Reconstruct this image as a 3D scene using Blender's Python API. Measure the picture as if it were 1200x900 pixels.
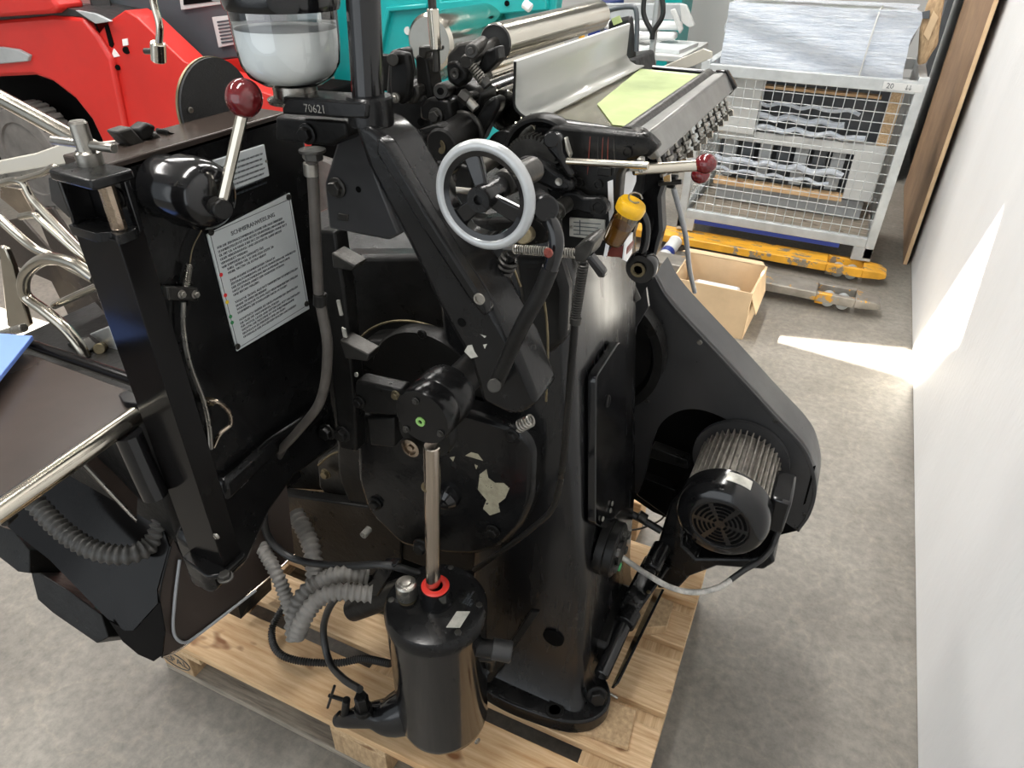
import bpy, bmesh, math, random
from mathutils import Vector, Matrix
random.seed(7)
for _o in list(bpy.data.objects): bpy.data.objects.remove(_o)
SC = bpy.context.scene
COL = SC.collection

# ---------------------------------------------------------------- camera
FPX = 800.0
CAMH = 1.6
_dn = Vector((-20.0, -1190.0, -FPX)).normalized()
UP_C = -_dn
_b = Vector((463.0, 530.0, -FPX)).normalized()
Y_C = (_b - _b.dot(UP_C) * UP_C).normalized()
X_C = Y_C.cross(UP_C)
M3 = Matrix((X_C, Y_C, UP_C))
CAM0 = Vector((0, 0, CAMH))
cd = bpy.data.cameras.new('camera'); cam = bpy.data.objects.new('camera', cd); COL.objects.link(cam)
cam.matrix_world = Matrix.Translation(CAM0) @ M3.to_4x4()
cd.sensor_width = 36.0; cd.lens = FPX / 1200.0 * 36.0; cd.clip_start = 0.02
SC.camera = cam
FWD = M3 @ Vector((0, 0, -1))

# ---------------------------------------------------------------- light
SC.view_settings.view_transform = 'Standard'; SC.view_settings.look = 'None'
SC.view_settings.exposure = 0.0; SC.view_settings.gamma = 1.0
SC.view_settings.use_curve_mapping = False
W = bpy.data.worlds.new('world'); SC.world = W; W.use_nodes = True
W.node_tree.nodes['Background'].inputs[0].default_value = (0.85, 0.93, 1.0, 1)
W.node_tree.nodes['Background'].inputs[1].default_value = 0.7
SC.cycles.max_bounces = 8; SC.cycles.diffuse_bounces = 4; SC.cycles.glossy_bounces = 4
SC.cycles.sample_clamp_indirect = 6.0
SUN_DIR = Vector((0.45, -0.50, -0.75)).normalized()
def sun():
    l = bpy.data.lights.new('sun', 'SUN'); l.energy = 75.0; l.angle = 0.009; l.color = (1.0, 0.93, 0.80)
    o = bpy.data.objects.new('sun', l); COL.objects.link(o)
    o.rotation_euler = SUN_DIR.to_track_quat('-Z', 'Y').to_euler(); o.location = (-3, 6, 8)
sun()
def area(name, loc, sx, sy, power, aim, color=(1, 1, 1)):
    l = bpy.data.lights.new(name, 'AREA'); l.shape = 'RECTANGLE'; l.size = sx; l.size_y = sy
    l.energy = power; l.color = color
    o = bpy.data.objects.new(name, l); COL.objects.link(o); o.location = loc
    o.rotation_euler = (Vector(aim) - Vector(loc)).to_track_quat('-Z', 'Y').to_euler()
    return o
for i, (x, y) in enumerate([(-1.0, 0.2), (-1.0, 2.8), (-1.0, 5.6), (-3.8, 0.2), (-3.8, 2.8), (-3.8, 5.6)]):
    area('ceiling_lamp', (x, y, 3.95), 0.35, 2.0, 92, (x, y, 0), (1.0, 0.97, 0.93))
area('front_fill', (-1.8, -3.3, 1.8), 4.4, 3.0, 60, (-1.8, 2, 1.2), (0.93, 0.97, 1.0))  # added fill light behind the camera; no gate stands there

# ---------------------------------------------------------------- placing aids
def P(px, py, x=None, y=None, z=None):
    r = M3 @ Vector((px - 600.0, 450.0 - py, -FPX))
    if x is not None: t = x / r.x
    elif y is not None: t = y / r.y
    else: t = (z - CAMH) / r.z
    return CAM0 + r * t
def S(px, p): return px * FWD.dot(Vector(p) - CAM0) / FPX      # length of px pixels at point p
def PY(y, pts): return [P(a, b, y=y) for a, b in pts]
def PX(x, pts): return [P(a, b, x=x) for a, b in pts]
def PZ(z, pts): return [P(a, b, z=z) for a, b in pts]
def PP(pts): return [P(a, b, y=c) for a, b, c in pts]

# ---------------------------------------------------------------- materials
def _mat(name):
    m = bpy.data.materials.new(name); m.use_nodes = True
    nt = m.node_tree; b = nt.nodes['Principled BSDF']
    return m, nt, b
def _coord(nt, scale=(1, 1, 1)):
    tc = nt.nodes.new('ShaderNodeTexCoord'); mp = nt.nodes.new('ShaderNodeMapping')
    mp.inputs['Scale'].default_value = scale
    nt.links.new(tc.outputs['Object'], mp.inputs[0]); return mp.outputs[0]
def _noise(nt, vec, scale, detail=4, rough=0.6):
    n = nt.nodes.new('ShaderNodeTexNoise'); n.inputs['Scale'].default_value = scale
    n.inputs['Detail'].default_value = detail; n.inputs['Roughness'].default_value = rough
    nt.links.new(vec, n.inputs['Vector']); return n.outputs['Fac']
def _ramp(nt, fac, stops):
    r = nt.nodes.new('ShaderNodeValToRGB'); e = r.color_ramp.elements
    while len(e) < len(stops): e.new(0.5)
    for i, (p, c) in enumerate(stops):
        e[i].position = p; e[i].color = (c[0], c[1], c[2], 1)
    nt.links.new(fac, r.inputs[0]); return r.outputs[0]
def _bump(nt, b, h, strength, dist=0.002):
    bp = nt.nodes.new('ShaderNodeBump'); bp.inputs['Strength'].default_value = strength
    bp.inputs['Distance'].default_value = dist
    nt.links.new(h, bp.inputs['Height']); nt.links.new(bp.outputs[0], b.inputs['Normal'])
def mat(name, col, rough=0.5, metal=0.0, var=0.0, vscale=12, bump=0.0, bscale=80, bdist=0.002, spots=None, sthr=0.66, sscale=40, rvar=0.0, stretch=(1, 1, 1), coat=0.0, spec=0.5):
    m, nt, b = _mat(name)
    b.inputs['Roughness'].default_value = rough; b.inputs['Metallic'].default_value = metal
    b.inputs['Base Color'].default_value = (*col, 1); b.inputs['Specular IOR Level'].default_value = spec
    b.inputs['Coat Weight'].default_value = coat; b.inputs['Coat Roughness'].default_value = 0.12
    v = _coord(nt, stretch)
    cur = None
    if var > 0:
        n = _noise(nt, v, vscale, 5)
        cur = _ramp(nt, n, [(0.3, [c * (1 - var) for c in col]), (0.7, [min(1, c * (1 + var)) for c in col])])
    if spots is not None:
        n = _noise(nt, v, sscale, 6, 0.7)
        mk = nt.nodes.new('ShaderNodeMath'); mk.operation = 'GREATER_THAN'; mk.inputs[1].default_value = sthr
        nt.links.new(n, mk.inputs[0])
        mx = nt.nodes.new('ShaderNodeMix'); mx.data_type = 'RGBA'
        mx.inputs[7].default_value = (*spots, 1)
        if cur: nt.links.new(cur, mx.inputs[6])
        else: mx.inputs[6].default_value = (*col, 1)
        nt.links.new(mk.outputs[0], mx.inputs[0]); cur = mx.outputs[2]
    if cur: nt.links.new(cur, b.inputs['Base Color'])
    if rvar > 0:
        n = _noise(nt, v, vscale * 1.7, 6)
        r = nt.nodes.new('ShaderNodeMapRange'); r.inputs[1].default_value = 0.3; r.inputs[2].default_value = 0.7
        r.inputs[3].default_value = max(0.03, rough - rvar); r.inputs[4].default_value = min(1, rough + rvar)
        nt.links.new(n, r.inputs[0]); nt.links.new(r.outputs[0], b.inputs['Roughness'])
    if bump > 0:
        _bump(nt, b, _noise(nt, v, bscale, 5), bump, bdist)
    return m
M = {}
M['cast'] = mat('black_enamel_casting', (0.007, 0.007, 0.0072), 0.24, spec=0.27, var=0.35, vscale=9, bump=0.35, bscale=45, bdist=0.0015, spots=(0.10, 0.10, 0.095), sthr=0.735, sscale=120, rvar=0.10)
M['castg'] = mat('glossy_black_enamel', (0.007, 0.007, 0.0075), 0.13, bump=0.18, bscale=30, bdist=0.001, rvar=0.07, vscale=14)
M['castd'] = mat('dull_black_casting', (0.009, 0.0087, 0.0082), 0.36, spec=0.2, var=0.4, vscale=12, bump=0.5, bscale=70, bdist=0.002, spots=(0.06, 0.055, 0.045), sthr=0.70, sscale=90, rvar=0.12)
M['chip'] = mat('chipped_black_enamel', (0.007, 0.007, 0.0072), 0.22, spec=0.3, bump=0.5, bscale=26, bdist=0.003, spots=(0.33, 0.31, 0.24), sthr=0.70, sscale=30, rvar=0.1)
M['sheet'] = mat('smooth_black_sheet', (0.006, 0.0056, 0.0056), 0.16, spec=0.12, var=0.2, vscale=5, spots=(0.12, 0.11, 0.10), sthr=0.77, sscale=90, rvar=0.05)
M['browns'] = mat('brown_black_tray_enamel', (0.040, 0.030, 0.025), 0.24, spec=0.35, var=0.15, vscale=6, spots=(0.3, 0.26, 0.22), sthr=0.80, sscale=90, rvar=0.02)
M['guard'] = mat('satin_dark_grey_enamel', (0.034, 0.034, 0.035), 0.34, var=0.18, vscale=7, spots=(0.008, 0.008, 0.008), sthr=0.735, sscale=26, rvar=0.08)
M['iron'] = mat('oily_dark_iron', (0.045, 0.043, 0.039), 0.38, 0.6, var=0.4, vscale=25, bump=0.3, bscale=120, rvar=0.1)
M['steel'] = mat('worn_steel', (0.30, 0.285, 0.255), 0.3, 0.9, var=0.25, vscale=20, rvar=0.1)
M['chrome'] = mat('polished_nickel', (0.58, 0.54, 0.46), 0.17, 1.0, var=0.08, vscale=9, rvar=0.06)
M['rodst'] = mat('oiled_steel_rod', (0.46, 0.38, 0.30), 0.24, 1.0, var=0.35, vscale=14, rvar=0.08)
M['alu'] = mat('pale_aluminium', (0.66, 0.67, 0.66), 0.34, 0.75, var=0.1, vscale=18, rvar=0.08)
M['rim'] = mat('silver_painted_rim', (0.40, 0.415, 0.42), 0.28, 0.3, var=0.12, vscale=18, spots=(0.05, 0.05, 0.05), sthr=0.76, sscale=60)
M['roller'] = mat('steel_roller', (0.56, 0.53, 0.46), 0.16, 1.0, var=0.1, vscale=4, rvar=0.06)
M['rub'] = mat('black_rubber', (0.018, 0.018, 0.018), 0.45, var=0.3, rvar=0.1)
M['rubg'] = mat('grey_brown_hose', (0.06, 0.053, 0.046), 0.5, var=0.3, vscale=30)
M['corr'] = mat('dusty_corrugated_hose', (0.17, 0.16, 0.145), 0.6, var=0.3, vscale=20)
M['fins'] = mat('dusty_motor_fins', (0.20, 0.185, 0.16), 0.6, 0.3, var=0.45, vscale=45)
M['brass'] = mat('dull_brass', (0.20, 0.165, 0.10), 0.42, 0.8, var=0.3, vscale=30)
M['red'] = mat('truck_red', (0.52, 0.020, 0.015), 0.38, var=0.12, vscale=2)
M['redk'] = mat('maroon_knob', (0.115, 0.008, 0.010), 0.10, spec=0.7)
M['redr'] = mat('red_paint_ring', (0.62, 0.03, 0.02), 0.35)
M['redb'] = mat('red_oxide_paint', (0.17, 0.03, 0.018), 0.4)
M['teal'] = mat('teal_enamel', (0.008, 0.32, 0.32), 0.3, var=0.08, vscale=2)
M['dkgrey'] = mat('slate_grey_panel', (0.075, 0.085, 0.095), 0.4, var=0.08, vscale=3)
M['grey'] = mat('mid_grey_paint', (0.35, 0.37, 0.38), 0.45, var=0.1)
M['lgrey'] = mat('pale_grey_paint', (0.55, 0.56, 0.55), 0.45, var=0.08, vscale=6)
M['galv'] = mat('galvanised_steel', (0.47, 0.495, 0.50), 0.42, 0.35, var=0.12, vscale=14)
M['white'] = mat('white_plastic', (0.78, 0.79, 0.79), 0.5)
M['paper'] = mat('pale_label', (0.62, 0.66, 0.67), 0.42, var=0.04)
M['tag'] = mat('aluminium_type_plate', (0.50, 0.49, 0.44), 0.4, 0.4, var=0.25, vscale=60)
M['ink'] = mat('label_print', (0.05, 0.06, 0.07), 0.6)
M['powder'] = mat('white_powder', (0.85, 0.86, 0.85), 0.9, var=0.03)
M['yel'] = mat('yellow_cap', (0.75, 0.42, 0.01), 0.35, var=0.12, vscale=60)
M['yelp'] = mat('chipped_yellow_paint', (0.72, 0.36, 0.03), 0.45, var=0.2, vscale=8, spots=(0.22, 0.19, 0.15), sthr=0.56, sscale=9, stretch=(1, 3, 1))
M['wornfork'] = mat('worn_grey_fork', (0.28, 0.26, 0.23), 0.4, 0.5, var=0.3, vscale=10, spots=(0.62, 0.33, 0.05), sthr=0.60, sscale=7)
M['blue'] = mat('blue_board', (0.16, 0.28, 0.74), 0.4)
M['navy'] = mat('navy_plastic', (0.02, 0.04, 0.22), 0.45)
M['card'] = mat('cardboard', (0.60, 0.44, 0.27), 0.75, var=0.08, vscale=9)
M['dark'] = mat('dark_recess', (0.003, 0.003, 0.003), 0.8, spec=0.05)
M['castcol'] = mat('polished_black_enamel', (0.007, 0.007, 0.0075), 0.25, bump=0.12, bscale=60, bdist=0.001, rvar=0.06, vscale=20, stretch=(1, 1, 0.15))
M['corrd'] = mat('dark_corrugated_hose', (0.05, 0.048, 0.044), 0.5, var=0.3, vscale=20)
M['nickel'] = mat('dull_nickel_tube', (0.44, 0.41, 0.35), 0.2, 1.0, var=0.1, vscale=9, rvar=0.05)
M['rodp'] = mat('polished_piston_rod', (0.50, 0.44, 0.38), 0.16, 1.0, var=0.22, vscale=9, stretch=(3, 3, 0.4))
M['cream'] = mat('cream_board', (0.52, 0.49, 0.42), 0.5)
M['oil'] = mat('amber_oil', (0.33, 0.24, 0.07), 0.2, var=0.3, vscale=60)
M['greenp'] = mat('green_dot', (0.03, 0.25, 0.08), 0.5)
M['greenl'] = mat('pale_green_plug', (0.22, 0.42, 0.12), 0.5)
M['reddot'] = mat('red_dot', (0.72, 0.02, 0.02), 0.5)
M['yeldot'] = mat('yellow_dot', (0.85, 0.62, 0.02), 0.5)
M['sand'] = mat('black_grit_sheet', (0.02, 0.02, 0.02), 0.7, bump=0.8, bscale=350, bdist=0.001, spots=(0.2, 0.2, 0.2), sthr=0.72, sscale=320)
M['tyre'] = mat('grey_tyre', (0.16, 0.15, 0.14), 0.75, var=0.25, vscale=9)
M['hub'] = mat('dusty_wheel_hub', (0.42, 0.38, 0.32), 0.6, var=0.2, vscale=6)
M['plas'] = mat('grey_cable', (0.30, 0.31, 0.32), 0.4)
M['wcab'] = mat('braided_white_cable', (0.5, 0.48, 0.44), 0.6, var=0.4, vscale=60)
M['lime'] = mat('lime_reflection_and_cloth', (0.44, 0.53, 0.24), 0.12, var=0.2, vscale=9)  # colour of the painted tray reflection, also of real cloth and strap
M['patch'] = mat('exposed_beige_filler', (0.34, 0.31, 0.22), 0.6, var=0.3, vscale=60, spots=(0.02, 0.02, 0.02), sthr=0.6, sscale=60)
def wood(name, a, b_, scale=9, stretch=(1, 14, 14), rough=0.7, knot=True):
    m, nt, b = _mat(name); b.inputs['Roughness'].default_value = rough
    v = _coord(nt, stretch)
    n1 = _noise(nt, v, scale, 6, 0.65)
    c = _ramp(nt, n1, [(0.28, a), (0.5, [(p + q) / 2 for p, q in zip(a, b_)]), (0.72, b_)])
    if knot:
        v2 = _coord(nt, (1, 2.2, 2.2)); n2 = _noise(nt, v2, 7, 2, 0.5)
        mk = _ramp(nt, n2, [(0.655, (0, 0, 0)), (0.70, (1, 1, 1))])
        mx = nt.nodes.new('ShaderNodeMix'); mx.data_type = 'RGBA'
        nt.links.new(c, mx.inputs[6]); mx.inputs[7].default_value = (a[0] * .45, a[1] * .33, a[2] * .25, 1)
        nt.links.new(mk, mx.inputs[0]); c = mx.outputs[2]
    nt.links.new(c, b.inputs['Base Color']); _bump(nt, b, n1, 0.35, 0.002)
    return m
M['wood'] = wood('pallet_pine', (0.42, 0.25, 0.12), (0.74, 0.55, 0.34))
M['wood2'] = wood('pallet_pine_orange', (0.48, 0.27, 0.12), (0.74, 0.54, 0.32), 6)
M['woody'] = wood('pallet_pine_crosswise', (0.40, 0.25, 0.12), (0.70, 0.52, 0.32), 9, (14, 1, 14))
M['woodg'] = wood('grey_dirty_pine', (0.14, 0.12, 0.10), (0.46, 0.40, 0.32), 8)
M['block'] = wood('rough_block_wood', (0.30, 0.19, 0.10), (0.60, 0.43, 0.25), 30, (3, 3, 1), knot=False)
M['brd'] = wood('brown_board', (0.24, 0.14, 0.08), (0.40, 0.25, 0.14), 5, (6, 1, 1), 0.5, False)
M['brde'] = wood('pale_board_edge', (0.55, 0.36, 0.19), (0.78, 0.58, 0.36), 6, (6, 6, 1), 0.6, False)
def concrete():
    m, nt, b = _mat('worn_concrete'); v = _coord(nt)
    n1 = _noise(nt, v, 1.6, 8, 0.62); n2 = _noise(nt, v, 38, 8, 0.72); n3 = _noise(nt, v, 5, 6, 0.8)
    c1 = _ramp(nt, n1, [(0.3, (0.145, 0.134, 0.117)), (0.7, (0.27, 0.253, 0.226))])
    c2 = _ramp(nt, n2, [(0.3, (0.66, 0.66, 0.66)), (0.55, (1, 0.99, 0.97)), (0.75, (1.25, 1.23, 1.2))])
    mx = nt.nodes.new('ShaderNodeMix'); mx.data_type = 'RGBA'; mx.blend_type = 'MULTIPLY'; mx.inputs[0].default_value = 1
    nt.links.new(c1, mx.inputs[6]); nt.links.new(c2, mx.inputs[7])
    vo = nt.nodes.new('ShaderNodeTexVoronoi'); vo.feature = 'DISTANCE_TO_EDGE'; vo.inputs['Scale'].default_value = 7
    wv = nt.nodes.new('ShaderNodeMix'); wv.data_type = 'VECTOR'; wv.inputs[0].default_value = 0.22
    nz = nt.nodes.new('ShaderNodeTexNoise'); nz.inputs['Scale'].default_value = 6; nz.inputs['Detail'].default_value = 5
    nt.links.new(v, nz.inputs['Vector']); nt.links.new(v, wv.inputs[4]); nt.links.new(nz.outputs['Color'], wv.inputs[5])
    nt.links.new(wv.outputs[1], vo.inputs['Vector'])
    cr = _ramp(nt, vo.outputs['Distance'], [(0.0, (1.25, 1.22, 1.16)), (0.035, (1, 1, 1))])
    m2 = nt.nodes.new('ShaderNodeMix'); m2.data_type = 'RGBA'; m2.blend_type = 'MULTIPLY'
    nt.links.new(n3, m2.inputs[0]); nt.links.new(mx.outputs[2], m2.inputs[6]); nt.links.new(cr, m2.inputs[7])
    nt.links.new(m2.outputs[2], b.inputs['Base Color']); b.inputs['Roughness'].default_value = 0.55
    _bump(nt, b, n2, 0.12, 0.002); return m
M['conc'] = concrete()
M['wall'] = mat('painted_chipboard_wall', (0.74, 0.745, 0.75), 0.55, var=0.05, vscale=2, bump=0.5, bscale=45, bdist=0.004, stretch=(1, 1, 0.45))
M['wallb'] = mat('plain_wall', (0.55, 0.55, 0.54), 0.8)
def glassy(name, col, rough, alpha_mix, ior=1.45, haze=0.0):
    m, nt, b = _mat(name)
    tr = nt.nodes.new('ShaderNodeBsdfTransparent'); tr.inputs[0].default_value = (*col, 1)
    gl = nt.nodes.new('ShaderNodeBsdfGlossy'); gl.inputs['Roughness'].default_value = rough
    gl.inputs[0].default_value = (0.95, 0.95, 0.95, 1)
    fr = nt.nodes.new('ShaderNodeFresnel'); fr.inputs[0].default_value = ior
    ad = nt.nodes.new('ShaderNodeMath'); ad.operation = 'ADD'; ad.inputs[1].default_value = alpha_mix; ad.use_clamp = True
    nt.links.new(fr.outputs[0], ad.inputs[0])
    mx = nt.nodes.new('ShaderNodeMixShader'); nt.links.new(ad.outputs[0], mx.inputs[0])
    nt.links.new(tr.outputs[0], mx.inputs[1]); nt.links.new(gl.outputs[0], mx.inputs[2])
    out = mx.outputs[0]
    if haze > 0:
        df = nt.nodes.new('ShaderNodeBsdfDiffuse'); df.inputs[0].default_value = (0.62, 0.62, 0.58, 1)
        m3 = nt.nodes.new('ShaderNodeMixShader'); m3.inputs[0].default_value = haze
        nt.links.new(out, m3.inputs[1]); nt.links.new(df.outputs[0], m3.inputs[2]); out = m3.outputs[0]
    nt.links.new(out, nt.nodes['Material Output'].inputs[0]); return m
M['glass'] = glassy('clear_glass', (0.96, 0.98, 0.98), 0.03, 0.06)
M['plexi'] = glassy('scratched_clear_plastic', (0.92, 0.92, 0.90), 0.18, 0.04, haze=0.45)
M['amber'] = glassy('amber_oil_glass', (0.75, 0.55, 0.2), 0.1, 0.10)
def wrap():
    m, nt, b = _mat('stretch_wrap_film'); v = _coord(nt, (1.0, 1.0, 5.0)); b.inputs['Coat Weight'].default_value = .6; b.inputs['Coat Roughness'].default_value = .08
    n = _noise(nt, v, 9, 8, 0.75); v2 = _coord(nt, (2, 2, 16)); n2 = _noise(nt, v2, 5, 6, 0.7)
    c = _ramp(nt, n, [(0.3, (0.50, 0.57, 0.67)), (0.5, (0.68, 0.74, 0.83)), (0.75, (0.86, 0.90, 0.94))])
    nt.links.new(c, b.inputs['Base Color']); b.inputs['Roughness'].default_value = 0.22
    _bump(nt, b, n2, 1.0, 0.018); return m
M['wrap'] = wrap()

# ---------------------------------------------------------------- mesh aids
def finish(name, bm, material, parent=None, bevel=0.0, seg=2, angle=35, smooth=True):
    bmesh.ops.remove_doubles(bm, verts=bm.verts, dist=1e-6)
    bmesh.ops.recalc_face_normals(bm, faces=bm.faces)
    if smooth:
        for f in bm.faces: f.smooth = True
        lim = math.radians(angle)
        for e in bm.edges:
            if len(e.link_faces) == 2 and e.calc_face_angle(0) > lim: e.smooth = False
    me = bpy.data.meshes.new(name); bm.to_mesh(me); bm.free()
    me.materials.append(material)
    o = bpy.data.objects.new(name, me); COL.objects.link(o)
    if bevel > 0:
        md = o.modifiers.new('bevel', 'BEVEL'); md.width = bevel; md.segments = seg; md.limit_method = 'ANGLE'; md.angle_limit = math.radians(30)
        md.harden_normals = False; md.use_clamp_overlap = True
    if parent is not None:
        o.parent = parent
        if parent.type == 'EMPTY': o.matrix_parent_inverse = Matrix.Translation(-parent.location)
    return o
def thing(name, label, cat, loc=(0, 0, 0), group=None):
    o = bpy.data.objects.new(name, None); COL.objects.link(o); o.location = loc
    o.empty_display_size = 0.1
    o['label'] = label; o['category'] = cat
    if group: o['group'] = group
    return o
def tag(o, label, cat, group=None):
    o['label'] = label; o['category'] = cat
    if group: o['group'] = group
    return o
def struct(o): o['kind'] = 'structure'; return o
def lab(o, t): o['label'] = t; return o
def add_prism(bm, pts, ext):
    ext = Vector(ext); n = len(pts)
    a = [bm.verts.new(Vector(p)) for p in pts]; b = [bm.verts.new(Vector(p) + ext) for p in pts]
    bm.faces.new(a); bm.faces.new(list(reversed(b)))
    for i in range(n):
        j = (i + 1) % n; bm.faces.new((a[i], b[i], b[j], a[j]))
def prism(name, pts, ext, material, parent=None, bevel=0.003, seg=2):
    bm = bmesh.new(); add_prism(bm, pts, ext)
    return finish(name, bm, material, parent, bevel, seg)
def prY(name, y, px, d, m, parent=None, bevel=0.003, seg=2): return prism(name, PY(y, px), (0, d, 0), m, parent, bevel, seg)
def prX(name, x, px, d, m, parent=None, bevel=0.003, seg=2): return prism(name, PX(x, px), (d, 0, 0), m, parent, bevel, seg)
def prZ(name, z, px, d, m, parent=None, bevel=0.003, seg=2): return prism(name, PZ(z, px), (0, 0, d), m, parent, bevel, seg)
def add_box(bm, lo, hi, rot=None, piv=None):
    vs = []
    for x in (lo[0], hi[0]):
        for y in (lo[1], hi[1]):
            for z in (lo[2], hi[2]):
                v = Vector((x, y, z))
                if rot is not None: v = rot @ (v - piv) + piv
                vs.append(bm.verts.new(v))
    for f in ((0, 1, 3, 2), (4, 6, 7, 5), (0, 4, 5, 1), (2, 3, 7, 6), (0, 2, 6, 4), (1, 5, 7, 3)):
        bm.faces.new([vs[i] for i in f])
def box(name, lo, hi, material, parent=None, bevel=0.003):
    bm = bmesh.new(); add_box(bm, lo, hi); return finish(name, bm, material, parent, bevel)
def frame_of(d):
    d = Vector(d).normalized(); u = d.orthogonal().normalized()
    if abs(d.z) < 0.9: u = Vector((0, 0, 1)).cross(d).normalized()
    return d, u, d.cross(u)
def add_lathe(bm, p0, axis, prof, seg=32, phase=0.0, cap=True):
    p0 = Vector(p0); d, u, v = frame_of(axis); rings = []
    for t, r in prof:
        if r <= 1e-7: rings.append([bm.verts.new(p0 + d * t)])
        else: rings.append([bm.verts.new(p0 + d * t + (u * math.cos(phase + 2 * math.pi * k / seg) + v * math.sin(phase + 2 * math.pi * k / seg)) * r) for k in range(seg)])
    for a, b in zip(rings, rings[1:]):
        if len(a) == 1 and len(b) == 1: continue
        for k in range(seg):
            l = (k + 1) % seg
            if len(a) == 1: bm.faces.new((a[0], b[k], b[l]))
            elif len(b) == 1: bm.faces.new((a[k], b[0], a[l]))
            else: bm.faces.new((a[k], b[k], b[l], a[l]))
    if cap:
        if len(rings[0]) > 1: bm.faces.new(list(reversed(rings[0])))
        if len(rings[-1]) > 1: bm.faces.new(rings[-1])
def lathe(name, p0, axis, prof, material, parent=None, seg=36, bevel=0.0, phase=0.0, cap=True):
    bm = bmesh.new(); add_lathe(bm, p0, axis, prof, seg, phase, cap); return finish(name, bm, material, parent, bevel)
def cyl(name, p0, p1, r, material, parent=None, seg=28, bevel=None, r1=None):
    p0, p1 = Vector(p0), Vector(p1); L = (p1 - p0).length; r1 = r if r1 is None else r1
    c = min(r, r1, L / 2) * 0.12 if bevel is None else bevel
    pr = [(0, r - c), (c, r), (L - c, r1), (L, r1 - c)] if c > 0 else [(0, r), (L, r1)]
    return lathe(name, p0, p1 - p0, pr, material, parent, seg)
def smooth_path(pts, n=8):
    pts = [Vector(p) for p in pts]
    if len(pts) < 3:
        return [pts[0].lerp(pts[1], k / n) for k in range(n + 1)]
    out = []; q = [2 * pts[0] - pts[1]] + pts + [2 * pts[-1] - pts[-2]]
    for i in range(1, len(q) - 2):
        a, b, c, d = q[i - 1:i + 3]
        for k in range(n):
            t = k / n; t2 = t * t; t3 = t2 * t
            out.append(0.5 * ((2 * b) + (c - a) * t + (2 * a - 5 * b + 4 * c - d) * t2 + (3 * b - a - 3 * c + d) * t3))
    out.append(pts[-1]); return out
def add_tube(bm, path, rad, seg=12, cap=True):
    n = len(path); rf = rad if callable(rad) else (lambda i: rad)
    T = [(path[min(i + 1, n - 1)] - path[max(i - 1, 0)]).normalized() for i in range(n)]
    u = T[0].orthogonal().normalized(); rings = []
    for i in range(n):
        u = (u - T[i] * u.dot(T[i]))
        u = u.normalized() if u.length > 1e-6 else T[i].orthogonal().normalized()
        v = T[i].cross(u); r = rf(i)
        rings.append([bm.verts.new(path[i] + (u * math.cos(2 * math.pi * k / seg) + v * math.sin(2 * math.pi * k / seg)) * r) for k in range(seg)])
    for a, b in zip(rings, rings[1:]):
        for k in range(seg):
            l = (k + 1) % seg; bm.faces.new((a[k], a[l], b[l], b[k]))
    if cap: bm.faces.new(list(reversed(rings[0]))); bm.faces.new(rings[-1])
def tube(name, pts, r, material, parent=None, seg=14, n=8, straight=False):
    pts = [Vector(p) for p in pts]
    path = pts if straight else smooth_path(pts, n)
    bm = bmesh.new(); add_tube(bm, path, r, seg); return finish(name, bm, material, parent)
def resample(path, step):
    out = [path[0].copy()]; acc = 0.0
    for a, b in zip(path, path[1:]):
        L = (b - a).length
        while acc + L >= step and L > 1e-9:
            t = (step - acc) / L; a = a.lerp(b, t); out.append(a.copy()); L = (b - a).length; acc = 0.0
        acc += L
    return out
def ribbed(name, pts, r, material, parent=None, pitch=None, seg=16, depth=0.26):
    pitch = pitch or r * 0.66; path = resample(smooth_path(pts, 24), pitch / 4)
    fr = (1.0, 1.0 - depth * .5, 1.0 - depth, 1.0 - depth * .5)
    bm = bmesh.new(); add_tube(bm, path, lambda i: r * fr[i % 4], seg); return finish(name, bm, material, parent, angle=80)
def spring(name, p0, p1, R, wire, turns, material, parent=None):
    p0, p1 = Vector(p0), Vector(p1); d, u, v = frame_of(p1 - p0); L = (p1 - p0).length; n = turns * 12
    path = [p0 + d * L * i / n + (u * math.cos(2 * math.pi * i / 12) + v * math.sin(2 * math.pi * i / 12)) * R for i in range(n + 1)]
    bm = bmesh.new(); add_tube(bm, path, wire, 6); return finish(name, bm, material, parent)
def hexbolt(p, axis, r, material=None, parent=None, name='bolt', washer=True, slot=False):
    material = material or M['iron']; bm = bmesh.new(); d = Vector(axis).normalized(); p = Vector(p)
    if washer: add_lathe(bm, p - d * r * 0.1, d, [(0, r * 1.35), (r * 0.25, r * 1.35), (r * 0.3, r * 1.25)], 20)
    add_lathe(bm, p + d * r * 0.15, d, [(0, r), (r * 0.75, r), (r * 0.88, r * 0.86)], 6, random.random())
    return finish(name, bm, material, parent, r * 0.04)
def screw(p, axis, r, material=None, parent=None, name='screw'):
    material = material or M['iron']; bm = bmesh.new(); d, u, v = frame_of(axis); p = Vector(p)
    add_lathe(bm, p, d, [(0, r), (r * 0.35, r), (r * 0.5, r * 0.8), (r * 0.3, r * 0.75)], 20)
    a = random.random() * 3; uu = u * math.cos(a) + v * math.sin(a); vv = d.cross(uu)
    q = [p + d * r * 0.3 + uu * r * 0.75 * i + vv * r * 0.3 * j for i, j in ((-1, -.55), (1, -.55), (1, -1.9), (0, -2.4), (-1, -1.9))]
    for s in (1, -1):
        q = [p + d * r * 0.28 + uu * r * 0.72 * i + vv * r * s * j for i, j in ((-1, .15), (1, .15), (.6, .75), (-.6, .75))]
        add_prism(bm, q, d * r * 0.2)
    return finish(name, bm, material, parent)
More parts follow.
